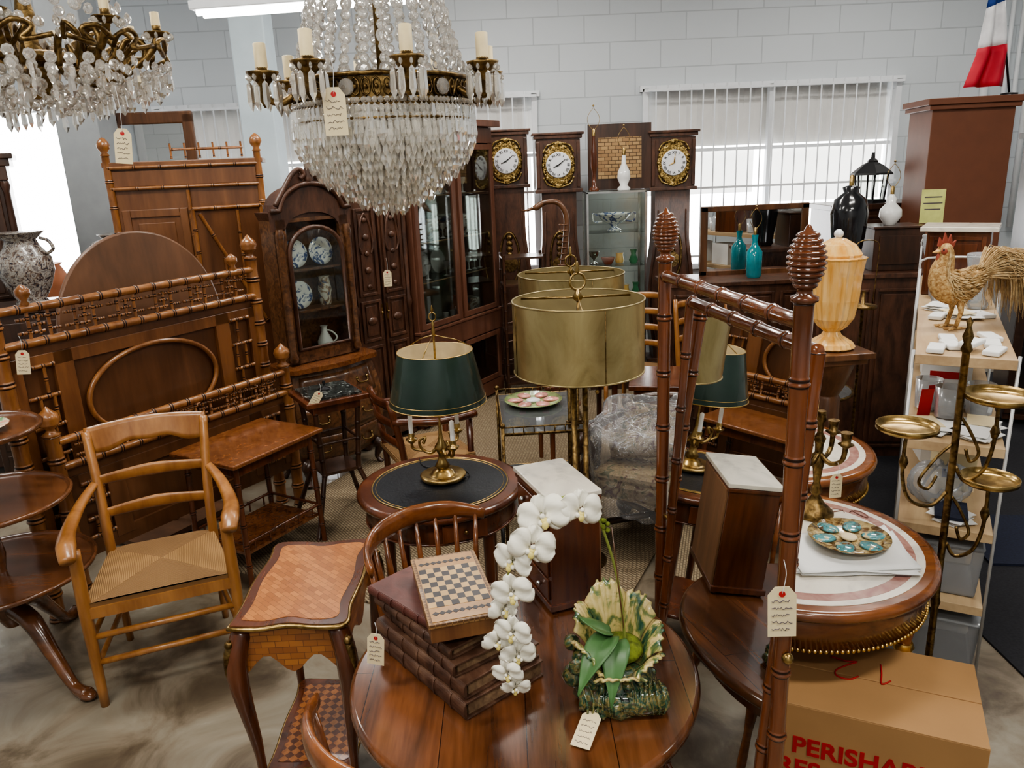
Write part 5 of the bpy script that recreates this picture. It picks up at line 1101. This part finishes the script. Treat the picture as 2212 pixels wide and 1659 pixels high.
for i in range(900):
    idx=int(r2.uniform(2,len(P)-3));q=P[idx];a=r2.uniform(0,2*pi);rr=lr(RV,len(P))[idx]
    tn=(P[idx-1]-P[idx+1]).normalized()
    c=Vector((q.x,q.y+rr*.85*math.cos(a),q.z+rr*math.sin(a)*.9));dn=tn*r2.uniform(.02,.042)+Vector((r2.uniform(-.006,.006),.006*math.cos(a),.006*math.sin(a)-.008))
    mb.tube([c,c+dn*.5+Vector((0,.007*math.cos(a),.005)),c+dn],[.0026,.0022,.0006],4)
part('feathers',mb,STRAWP,t,kind='stuff')
mb=MB()
for i in range(700):
    a=r2.uniform(-.8,.8);b=r2.uniform(-.2,1.1);L=r2.uniform(.10,.22)
    p0=Vector((.085,.02*a,.21+.02*b));p1=p0+Vector((L*.5*math.cos(a),L*.5*math.sin(a),.07*b+.01));p2=p0+Vector((L*math.cos(a),L*math.sin(a),.03*b));p3=p0+Vector((L*(1.1+.15*r2.random())*math.cos(a),L*1.1*math.sin(a),-.17+.10*b+.07*r2.random()))
    mb.tube(sp([p0,p1,p2,p3],3),lr([.0018,.0015,.0006],10),4)
part('tail',mb,STRAWP,t,kind='stuff',label='bushy drooping straw tail')
mb=MB();o=[(-.094,.33),(-.089,.365),(-.076,.342),(-.069,.382),(-.056,.346),(-.046,.375),(-.038,.340),(-.024,.352),(-.034,.32),(-.064,.325)];mb.poly(o,-.005,.005,0,TF)
mb.sph((-.086,0,.285),.012,n=10,k=6,sc=(.7,.8,1.5));mb.sph((-.074,.017,.312),.013,n=10,k=6);mb.sph((-.074,-.017,.312),.013,n=10,k=6);part('comb',mb,COMB,t,label='red comb, face and wattles')
mb=MB();mb.lathe([(.009,0),(.006,.012),(.001,.026)],n=8,T=Matrix.Translation((-.086,0,.312))@Matrix.Rotation(-pi/2-.2,4,'Y'));part('beak',mb,AMBER,t)
for s in (-1,1): mb=MB();mb.sph((-.082,s*.026,.318),.0035,n=8,k=6);part('eye',mb,BLACK,t)
for s in (-1,1):
    mb=MB();mb.tube([(.0,s*.03,.14),(.01,s*.033,.07),(-.005,s*.033,.008)],[.020,.009,.008],8)
    for a in (-.5,0,.5,pi): mb.tube([(-.005,s*.033,.006),(-.005-.045*math.cos(a),s*.033+.045*math.sin(a),.004)],[.007,.003],6)
    part('leg',mb,STRAW,t)
# ---------------------------------------------------------------- round tables on the right
def marble_table(loc,lb,R):
    t=thing('marble_table',lb,'table',loc,0)
    mb=MB();mb.lathe([(R-.03,.715),(R-.004,.722),(R,.735),(R-.006,.75),(R-.02,.752)],n=80);part('table_top',mb,CHAIRW,t)
    mb=MB()
    mb.lathe([(R-.045,.752),(R-.045,.7535)],n=72,m=0);mb.lathe([(R-.07,.7535),(R-.07,.7542)],n=72,m=1);mb.lathe([(R-.105,.7542),(R-.105,.7549)],n=72,m=0)
    part('marble_inlay',mb,[MARBW,MARBR],t,label='white and rouge banded marble')
    mb=MB();mb.lathe([(R-.05,.61),(R-.03,.615),(R-.03,.72)],n=64);part('apron',mb,CHAIRW,t)
    mb=MB();n=int(2*pi*R/.016)
    for i in range(n): a=2*pi*i/n;mb.sph(((R-.028)*math.cos(a),(R-.028)*math.sin(a),.618),.006,n=6,k=4)
    part('beaded_edge',mb,GILT,t,kind='stuff',label='gilt beading below the apron')
    for i in range(4):
        a=pi/4+i*pi/2+.2;mb=MB();x,y=(R-.08)*math.cos(a),(R-.08)*math.sin(a);mb.lathe([(.012,.03),(.02,.1),(.017,.2),(.028,.45),(.020,.5),(.03,.55),(.03,.61)],(x,y,0),14);o=part('leg',mb,CHAIRW,t)
        m2=MB();m2.lathe([(.02,0),(.026,.015),(.018,.04)],(x,y,0),12);part('gilt_foot',m2,GILT,o)
        m2=MB();m2.lathe([(.026,.47),(.032,.485),(.026,.50)],(x,y,0),12);part('gilt_collar',m2,GILT,o)
    return t
marble_table((.885,2.23,0),'round table with inlaid white and rose marble top, beaded edge',.42)
marble_table((1.13,3.07,0),'second round rose and white marble-topped table farther back',.38)
mb=MB()
for k in range(5):
    P=[(.075*k-.15+.03*math.cos(a*.7)*(1 if k%2 else -1),.022*math.sin(a*.9)+.01*k,0) for a in range(9)];mb.tube(sp(P,3),.0025,5,fl=.4)
solo('painted_scroll',mb,MARBR,'flowing scroll lettering painted on the marble top','decoration',(1.02,2.44,.7565),-.5)
mb=MB()
for k in range(4): 
    c=RN.uniform(-.14,.14)
    if k<1: mb.grid(lambda u,v:((u-.5)*.36,(v-.5)*.24,.006*math.sin(u*5+k)*math.sin(v*4+k)+.004),10,8,0)
    else: mb.grid(lambda u,v:tuple((Matrix.Rotation(c,4,'Z')@Vector(((u-.5)*.35,(v-.5)*.24,0)))+Vector((0,0,.005*k+.004*math.sin(u*7+k*2)*math.sin(v*5+k)+(.02*max(0,u-.85)*7*v)))),12,8,0)
solo('wrapping_paper',mb,PAPER,'crumpled sheets of white packing paper on the marble table','paper',(1.0,2.12,.758),-.12,sol=.001)
mb=MB();mb.lathe([(.06,0),(.08,.006),(.118,.018),(.122,.022),(.08,.012),(0,.009)],n=36,m=0)
for k in range(6):
    a=k*pi/3;mb.sph((.078*math.cos(a),.078*math.sin(a),.016),.034,1,12,6,(1.15,.85,.22),Matrix.Rotation(a,4,'Z'))
mb.sph((0,0,.016),.026,2,12,6,(1,1,.3))
solo('oyster_plate',mb,[ramp_noise('oy_br',[(.4,(.12,.06,.02)),(.6,(.55,.42,.2))],40,.15,coat=.6),TURQ,CREAM],'turquoise and brown majolica oyster plate on packing paper','plate',(1.03,2.165,.781))
t=thing('candelabra','tarnished brass multi-arm candelabra on the marble table','candelabra',(1.02,2.41,.7565),.3)
mb=MB();mb.lathe([(.06,0),(.062,.012),(.045,.03),(.03,.045),(.022,.06),(.012,.075),(.02,.09),(.011,.12),(.016,.17),(.022,.20),(.012,.215),(.014,.26),(.02,.28),(.009,.30),(.011,.335),(.018,.345),(.014,.375)],n=20,fl=.03);part('stem',mb,BRASSD,t)
for k in range(4):
    a=k*pi/2+.4;ca,sa=math.cos(a),math.sin(a);mb=MB();P=sp([(0,0,.23),(.04*ca,.04*sa,.20),(.08*ca,.08*sa,.22),(.09*ca,.09*sa,.27)],5);mb.tube(P,lr([.009,.008,.008,.009],len(P)),8);mb.lathe([(.006,.265),(.026,.28),(.014,.285),(.017,.31),(.019,.32)],(.09*ca,.09*sa,0),14);part('candle_arm',mb,BRASSD,t)
mb=MB();mb.lathe([(.06,0),(.08,.03),(.085,.1),(.05,.15),(.02,.17),(.015,.19),(.02,.2)],n=24);mb.tube(sp([(.08,0,.08),(.13,0,.12),(.12,0,.17),(.06,0,.15)],4),.007,6);mb.tube(sp([(-.08,0,.05),(-.13,0,.1),(-.15,0,.16)],4),lr([.014,.01,.007],9),8)
solo('coffee_pot',mb,BRASSD,'brown metal coffee pot on the rear marble table','pot',(1.10,3.12,.757),.4)
t=thing('tray_stand','brass plant stand with three scroll-bracketed round trays','stand',(1.36,2.22,0),0)
mb=MB();mb.lathe([(.02,.03),(.013,.06),(.011,.5),(.015,.52),(.011,.54),(.011,1.36),(.017,1.37),(.010,1.39),(.016,1.41),(.006,1.44),(.010,1.455),(0,1.47)],n=16);part('pole',mb,BRASSD,t)
mb=MB();mb.lathe([(.13,0),(.14,.01),(.12,.02),(.03,.035)],n=32);part('base',mb,BRASSD,t)
for dx,dy,z,r in ((-.17,-.03,1.13,.088),(.10,-.03,1.215,.10),(.09,-.05,.955,.082)):
    mb=MB();L=math.hypot(dx,dy)
    mb.tube(sp([(.01*dx/L,.01*dy/L,z-.22),(.35*dx,.35*dy,z-.26),(.8*dx,.8*dy,z-.23),(dx,dy,z-.14),(dx,dy,z)],6),.006,8)
    mb.tube(sp([(.01*dx/L,.01*dy/L,z-.06),(.35*dx,.35*dy,z-.10),(.65*dx,.65*dy,z-.17),(.45*dx,.45*dy,z-.20),(.30*dx,.30*dy,z-.16)],6),.005,8);mb.lathe([(.008,z-.12),(.014,z-.10),(.008,z-.08)],(dx,dy,0),12)
    br=part('bracket',mb,BRASSD,t)
    mb=MB();mb.lathe([(.02,z-.005),(r*.85,z),(r,z+.008),(r,z+.022),(r*.98,z+.023),(r*.95,z+.010),(r*.8,z+.004),(0,z+.003)],(dx,dy,0),40);part('tray',mb,BRASS,t)
# cardboard box
t=thing('cardboard_box','closed brown cardboard carton with red printed lettering','box',(1.01,1.885,0),math.radians(-25))
mb=MB();w,d,h=.53,.37,.48;mb.box((0,0,h/2),(w,d,h-.002));mb.box((0,-d/4-.0005,h),(w,d/2-.002,.004));mb.box((0,d/4+.0005,h),(w,d/2-.002,.004));part('carton',mb,CARD,t,.002)
mb=MB();mb.text('PERISHABLE',.074,Matrix.Translation((-.205,-d/2-.0015,h-.130))@TF,0,.0008,'LEFT',.028);mb.text('RES',.074,Matrix.Translation((-.24,-d/2-.0015,h-.205))@TF,0,.0008,'LEFT',.028)
part('printed_lettering',mb,REDP,t,label='bold red printed words')
zz=h+.004
def hw(pts,cx,cy,s): return [(cx-x*s,cy-y*s,zz) for x,y in pts]
mb=MB();mb.tube(sp(hw([(-.1,.75),(.15,1),(.5,.95),(.52,.65),(.15,.2),(-.05,0),(.25,.08),(.7,.0)],-.055,.075,.095),4),.0026,6);part('marker_digit',mb,REDP,t,label='red handwritten digit two')
mb=MB();mb.tube(sp(hw([(-.05,.75),(.2,1.0),(.2,.5),(.22,0)],.035,.085,.095),4),.0026,6);part('marker_digit',mb,REDP,t,label='red handwritten digit one')
t=thing('pedestal','carved dark wooden pedestal column with square top','pedestal',(1.56,3.64,0),.1)
mb=MB();mb.box((0,0,1.02),(.30,.30,.03));mb.box((0,0,.99),(.25,.25,.03));mb.lathe([(.12,.0),(.13,.05),(.08,.10),(.06,.15),(.065,.5),(.06,.78),(.05,.80),(.08,.86),(.11,.95),(.12,.98)],n=24,fl=.05);mb.box((0,0,.03),(.30,.30,.06));part('column',mb,WAL,t,.004)
t=thing('glass_urn_lamp','fluted amber glass covered urn lamp on carved pedestal','lamp',(1.56,3.64,1.036),0)
mb=MB();mb.lathe([(.090,0),(.105,.01),(.095,.03),(.045,.065),(.035,.085),(.065,.11),(.090,.15),(.104,.24),(.110,.36),(.120,.43),(.128,.44),(.10,.445)],n=44,fl=.07,sm=False);part('lamp_body',mb,AMBER,t)
mb=MB();mb.lathe([(.10,.445),(.105,.455),(.075,.50),(.035,.525),(.02,.53)],n=44,fl=.06,sm=False);o=part('lid',mb,AMBER,t);mb=MB();mb.sph((0,0,.548),.022,0,12,8);part('knob',mb,CHINA,o)
mb=MB();mb.lathe([(.10,0),(.11,.01),(.02,.02),(.008,.04),(.008,1.15),(.07,1.16),(.07,1.175),(.01,1.18),(.01,1.25)],n=16);mb.tube(sp([(-.05,0,1.18),(-.06,0,1.4),(-.05,0,1.5),(.05,0,1.5),(.06,0,1.4),(.05,0,1.18)],4),.003,5);solo('lamp_stand',mb,BRASSD,'slim brass lamp stand with bare harp','lamp',(1.86,3.98,0))
t=thing('glass_side_table','round glass side table with dark metal legs behind the pedestal','table',(1.72,4.30,0),0)
mb=MB();mb.lathe([(.24,.62),(.25,.625),(.24,.632)],n=40);part('glass_top',mb,GLASSG,t)
mb=MB();mb.tube(ring_pts(.25,.625,40),.008,6,closed=True);part('rim',mb,BRASSD,t)
for k in range(3): a=k*2*pi/3;mb=MB();mb.tube(sp([(.2*math.cos(a),.2*math.sin(a),0),(.1*math.cos(a),.1*math.sin(a),.3),(.22*math.cos(a),.22*math.sin(a),.62)],4),.009,8);part('leg',mb,BLACK,t)
t=thing('low_chest','reddish wooden chest behind the marble-topped tables','chest',(1.08,4.35,0),-.2)
mb=MB();mb.box((0,0,.36),(.7,.42,.66));mb.box((0,0,.705),(.76,.46,.03));part('body',mb,MAHOG,t,.004)
for k in range(3): mb=MB();mb.box((0,-.215,.15+.21*k),(.62,.012,.18));part('drawer',mb,MAHOG,t,.003)
# ---------------------------------------------------------------- chandeliers
def icicle(mb,c,L,r,m=0,rz=0):
    x,y,z=c;vs=[(x,y,z)]
    for i in range(4): a=rz+i*pi/2;vs.append((x+r*.8*math.cos(a),y+r*.8*math.sin(a),z-L*.12))
    for i in range(4): a=rz+i*pi/2;vs.append((x+r*math.cos(a),y+r*math.sin(a),z-L*.72))
    vs.append((x,y,z-L));f=[(0,1+(i+1)%4,1+i) for i in range(4)]+[(1+i,1+(i+1)%4,5+(i+1)%4,5+i) for i in range(4)]+[(9,5+i,5+(i+1)%4) for i in range(4)]
    mb.add(vs,f,m)
def bead(mb,c,r,m=0,nrm=None,rz=0):
    T=Matrix.Translation(c)@Matrix.Rotation(rz,4,'Z')
    pr=[(0,-r*.45),(r*.55,-r*.38),(r,0),(r*.55,r*.38),(0,r*.45)]
    mb.lathe(pr,n=8,m=m,T=T@TF,sm=False)
CH=(-.372,2.60,2.185)
t=thing('crystal_chandelier','gilt bronze basket chandelier dripping with cut crystal prisms','chandelier',CH,.2)
mb=MB();n=64
for z,r in ((-.036,.274),(.036,.274)): mb.tube(ring_pts(.274,z,n),.007,8,closed=True)
mb.open_lathe([(.268,-.034),(.268,.034)],n=n)
for i in range(56):
    a=2*pi*i/56;mb.tube([(.275*math.cos(a+.045*math.cos(q)),.275*math.sin(a+.045*math.cos(q)),.024*math.sin(q)) for q in [k*pi/4 for k in range(8)]],.0035,4,closed=True)
    mb.sph((.277*math.cos(a),.277*math.sin(a),0),.007,0,6,4)
mb.tube(ring_pts(.286,-.085,48),.005,6,closed=True);part('ring',mb,BRASSD,t,label='pierced bronze band')
for i in range(12): a=2*pi*i/12+.1;mb=MB();mb.lathe([(.024,0),(.022,.006),(.011,.010),(0,.011)],n=12,T=Matrix.Translation((.280*math.cos(a),.280*math.sin(a),0))@Matrix.Rotation(a,4,'Z')@Matrix.Rotation(pi/2,4,'Y'),sm=False);part('rosette',mb,CRYSB,t)
mb=MB();mb.tube([(0,0,-.28),(0,0,.9)],.010,10);mb.lathe([(.03,.82),(.12,.84),(.13,.86),(.04,.88)],n=24)
for i in range(6): a=i*pi/3;mb.tube([(0,0,.0),(.268*math.cos(a),.268*math.sin(a),0)],.005,6)
part('stem',mb,BRASSD,t)
mb=MB();mb.tube([(0,0,.9),(0,0,HC-CH[2])],.006,8);part('suspension_chain',mb,BRASSD,t)
for i in range(8):
    a=2*pi*i/8+.15;ca,sa=math.cos(a),math.sin(a)
    mb=MB();P=sp([(.27*ca,.27*sa,0),(.31*ca,.31*sa,-.02),(.35*ca,.35*sa,-.01),(.358*ca,.358*sa,.03)],5);mb.tube(P,lr([.014,.012,.010,.012],len(P)),8)
    mb.lathe([(.006,-.035),(.016,-.015),(.013,.025),(.036,.052),(.046,.060),(.049,.067),(.020,.070),(.018,.080)],(.358*ca,.358*sa,0),20);o=part('arm',mb,BRASSD,t)
    m2=MB();m2.lathe([(.0185,.07),(.0185,.145),(.015,.147),(.004,.147)],(.358*ca,.358*sa,0),16);part('candle_sleeve',m2,CANDLE,o)
    m2=MB()
    for k in range(9):
        b=k*2*pi/9;x,y=.358*ca+.043*math.cos(b),.358*sa+.043*math.sin(b);bead(m2,(x,y,.050),.010,rz=b);icicle(m2,(x,y,.040),.085,.0105,0,b)
    part('pendants',m2,CRYS,o,label='cut crystal pendants')
PR=[(-.03,.282),(-.09,.286),(-.135,.268),(-.18,.236),(-.22,.194),(-.26,.140),(-.29,.090),(-.315,.030)]
def rad(z):
    for i in range(len(PR)-1):
        if PR[i][0]>=z>=PR[i+1][0]: q=(PR[i][0]-z)/(PR[i][0]-PR[i+1][0]);return PR[i][1]*(1-q)+PR[i+1][1]*q
    return .015
zs=[-.036-.0225*i for i in range(13)]
for z in zs:
    r=rad(z);k=max(5,int(2*pi*r/.0165));mb=MB()
    for i in range(k):
        a=2*pi*(i+RN.uniform(-.18,.18))/k;x,y=r*math.cos(a),r*math.sin(a);bead(mb,(x,y,z),.009,rz=a+pi/2);icicle(mb,(x,y,z-.008),.060*RN.uniform(.85,1.12),.0100,0,a+RN.random())
    part('prism_tier',mb,CRYS,t,kind='stuff',label='tier of long crystal prisms')
mb=MB()
for z in zs: mb.tube(ring_pts(rad(z)-.004,z+.006,36),.0025,5,closed=True)
mb.open_lathe([(rad(z)-.02,z) for z in zs[1:]],n=36,m=1)
part('tier_frame',mb,[BRASS,clearm('inner_glint',(.80,.74,.62),2.0,.3,1.0,60,.25)],t)
for i in range(28):
    a=2*pi*i/28;mb=MB();m=28
    for k in range(m):
        u=k/(m-1);r=.120+.150*(1-u)**1.8;z=.045+.82*u
        bead(mb,(r*math.cos(a),r*math.sin(a),z),.0160 if k%3 else .021,rz=a+pi/2+RN.uniform(-.3,.3))
    part('bead_strand',mb,CRYSB,t,label='strand of faceted crystal beads')
C2=(-1.46,2.62,2.335)
t=thing('crystal_chandelier','ornate bronze scroll-arm chandelier hung with crystal drops','chandelier',C2,.3)
mb=MB();mb.lathe([(.02,-.12),(.05,-.08),(.07,-.02),(.04,.03),(.02,.08),(.03,.12),(.015,.2),(.012,.9)],n=20);mb.tube(ring_pts(.10,0,32),.016,8,closed=True);part('stem',mb,BRASSD,t)
mb=MB();mb.tube([(0,0,.9),(0,0,HC-C2[2])],.006,8);part('suspension_chain',mb,BRASSD,t)
for i in range(8):
    a=2*pi*i/8;ca,sa=math.cos(a),math.sin(a)
    R=lambda r,z,s=0:(r*ca-s*sa,r*sa+s*ca,z)
    mb=MB()
    mb.tube(sp([R(.08,0),R(.14,-.05),R(.22,-.06),R(.30,-.02),R(.35,.03),R(.37,.07)],5),.012,8)
    mb.tube(sp([R(.12,-.03),R(.14,.05),R(.20,.07),R(.24,.03),R(.21,-.01),R(.18,.02)],5),.011,8)
    mb.tube(sp([R(.22,-.05),R(.27,.05),R(.32,.05),R(.32,.0),R(.28,0)],5),.010,8)
    for s in (-.05,.05): mb.tube(sp([R(.25,0,0),R(.30,.04,s),R(.27,.07,s*1.3),R(.24,.03,s)],4),.007,6)
    for s in (-1,1): mb.tube(sp([R(.385,.02,0),R(.39,.05,s*.05),R(.375,.035,s*.09),R(.385,.0,s*.06),R(.38,.015,s*.14)],4),.0075,6)
    mb.lathe([(.008,.06),(.036,.075),(.040,.08),(.015,.082),(.014,.1)],R(.37,0),18)
    o=part('arm',mb,BRASSD,t,label='scrolling bronze arm')
    m2=MB();m2.lathe([(.014,.085),(.014,.140),(.004,.142)],R(.37,0),14);part('candle_sleeve',m2,CANDLE,o)
    m2=MB()
    for k in range(8):
        b=k*pi/4;c=R(.37,0);x,y=c[0]+.038*math.cos(b),c[1]+.038*math.sin(b);bead(m2,(x,y,.066),.012,rz=b)
    for k in range(10): bead(m2,R(.14+.02*k,-.05-.03*math.sin(pi*k/9)),.015,rz=a)
    part('pendants',m2,CRYS,o)
for r,z,k,L in ((.39,-.022,50,.05),(.36,-.045,50,.055),(.31,-.06,46,.055),(.25,-.08,38,.055),(.18,-.095,28,.055),(.10,-.11,16,.06),(.2,.10,26,.05)):
    mb=MB()
    for i in range(k):
        a=2*pi*i/k;sag=.022*abs(math.sin(a*4));x,y=r*math.cos(a),r*math.sin(a);bead(mb,(x,y,z-sag),.017,rz=a+pi/2+RN.uniform(-.6,.6))
        if i%2: icicle(mb,(x,y,z-sag-.018),L*RN.uniform(.8,1.2),.010,0,RN.random())
        else: bead(mb,(x,y,z-sag-.033),.015,rz=RN.random()*3)
    part('crystal_festoon',mb,CRYSB,t,kind='stuff',label='swag of faceted crystals')
for i in range(14):
    a=2*pi*i/14;mb=MB()
    for k in range(20): u=k/19;r=.05+.24*(1-u)**2;bead(mb,(r*math.cos(a),r*math.sin(a),.12+.6*u),.019,rz=a+pi/2+RN.uniform(-.4,.4))
    part('bead_strand',mb,CRYSB,t)
# ---------------------------------------------------------------- fluorescent fixtures
def fix(loc,L,rz,lb):
    t=thing('fluorescent_light',lb,'light',loc,rz,'fluorescent ceiling lights')
    mb=MB();mb.box((0,0,.035),(L,.16,.05));part('housing',mb,WHITE,t,.006)
    for s in (-1,1):
        mb=MB();mb.tube([(-L/2+.03,s*.04,-.005),(L/2-.03,s*.04,-.005)],.016,10);part('tube',mb,TUBEM,t)
        mb=MB();mb.tube([(s*L*.4,0,.06),(s*L*.4,0,HC-loc[2])],.004,6);part('hanger',mb,BLACK,t)
fix((-1.05,4.93,2.90),1.5,-.14,'white suspended twin-tube fluorescent fixture')
def area(loc,sx,sy,p,col=(1,.955,.885),rot=(0,0,0)):
    l=bpy.data.lights.new('area','AREA');l.shape='RECTANGLE';l.size=sx;l.size_y=sy;l.energy=p;l.color=col
    o=bpy.data.objects.new('ceiling_light',l);o.location=loc;o.rotation_euler=rot;COL.objects.link(o)
for x,y,p in ((-1.8,.6,62),(1.6,.6,60),(-1.6,3.4,48),(1.9,3.2,50),(0,5.6,46),(0,-1.4,56),(3.3,5.6,38),(-3.6,4.6,32)):
    fix((x,y,3.75),1.25,0,'white suspended twin-tube fluorescent fixture')
    area((x,y,3.70),1.3,.35,p)
w=bpy.data.worlds.new('world');bpy.context.scene.world=w;w.use_nodes=True
bg=w.node_tree.nodes['Background'];sk=w.node_tree.nodes.new('ShaderNodeTexSky');sk.sky_type='HOSEK_WILKIE';sk.turbidity=5
mx=w.node_tree.nodes.new('ShaderNodeMix');mx.data_type='RGBA';mx.inputs[0].default_value=.85;mx.inputs[7].default_value=(1,1,1,1)
w.node_tree.links.new(sk.outputs[0],mx.inputs[6]);w.node_tree.links.new(mx.outputs[2],bg.inputs[0]);bg.inputs[1].default_value=11
# ---------------------------------------------------------------- tags
tag((-.46,2.27,2.18),.1,0,1.5,.06,'cream paper price tag tied to the crystal chandelier')
tag((-1.09,2.34,2.10),.1,.1,1.15,.10,'cream paper price tag hanging from the bronze chandelier')
tag((-2.02,3.12,1.30),.4,.1,1.2,.05,'cream price tag tied to the bed post')
tag((-.80,5.14,1.32),.3,0,1.3,.06,'cream price tag hanging on the carved armoire')
tag((-1.02,3.93,.84),.3,.6,1.1,.04,'white price tag on the marble-top stand')
tag((-.345,1.585,.905),-.2,.1,1.0,.03,'cream price tag hanging on the book stack')
tag((.488,1.272,1.175),-.1,-.05,1.25,.045,'cream handwritten price tag tied to the cheval mirror post')
tag((1.06,2.35,.93),.1,0,1.0,.04,'cream price tag hanging on the candelabra')
t=thing('price_tag','cream handwritten price tag lying against the orchid planter','tag',(.135,1.42,.745),-.45,'price tags')
mb=MB();mb.poly([(-.022,-.05),(.022,-.05),(.022,.03),(.011,.042),(-.011,.042),(-.022,.03)],0,.0012,0,Matrix.Rotation(.25,4,'X')@Matrix.Translation((0,0,.012)));part('card',mb,TAG,t)
mb=MB();mb.tube(sp([(0,.035,.022),(.02,.06,.05),(.03,.08,.09)],4),.0008,5);part('string',mb,PAPER,t)
mb=MB()
for k in range(5): mb.tube([Matrix.Rotation(.25,4,'X')@Vector((-.016+.0025*i,-.038+.014*k+RN.uniform(-.003,.003),.0135)) for i in range(13)],.0006,4)
part('handwriting',mb,INK,t)
# ---------------------------------------------------------------- camera
cam=bpy.data.cameras.new('camera');co=bpy.data.objects.new('camera',cam);COL.objects.link(co)
p=math.radians(15.8);r=math.radians(2.4)
F=Vector((0,math.cos(p),-math.sin(p)));U0=Vector((0,math.sin(p),math.cos(p)));R0v=Vector((1,0,0))
Ri=R0v*math.cos(r)-U0*math.sin(r);Ui=R0v*math.sin(r)+U0*math.cos(r)
co.matrix_world=Matrix(((Ri.x,Ui.x,-F.x,0),(Ri.y,Ui.y,-F.y,0),(Ri.z,Ui.z,-F.z,1.95),(0,0,0,1)))
cam.sensor_width=36;cam.lens=27.02;cam.clip_start=.02
bpy.context.scene.camera=co
try: bpy.context.scene.view_settings.look='AgX - Medium High Contrast'
except Exception: pass
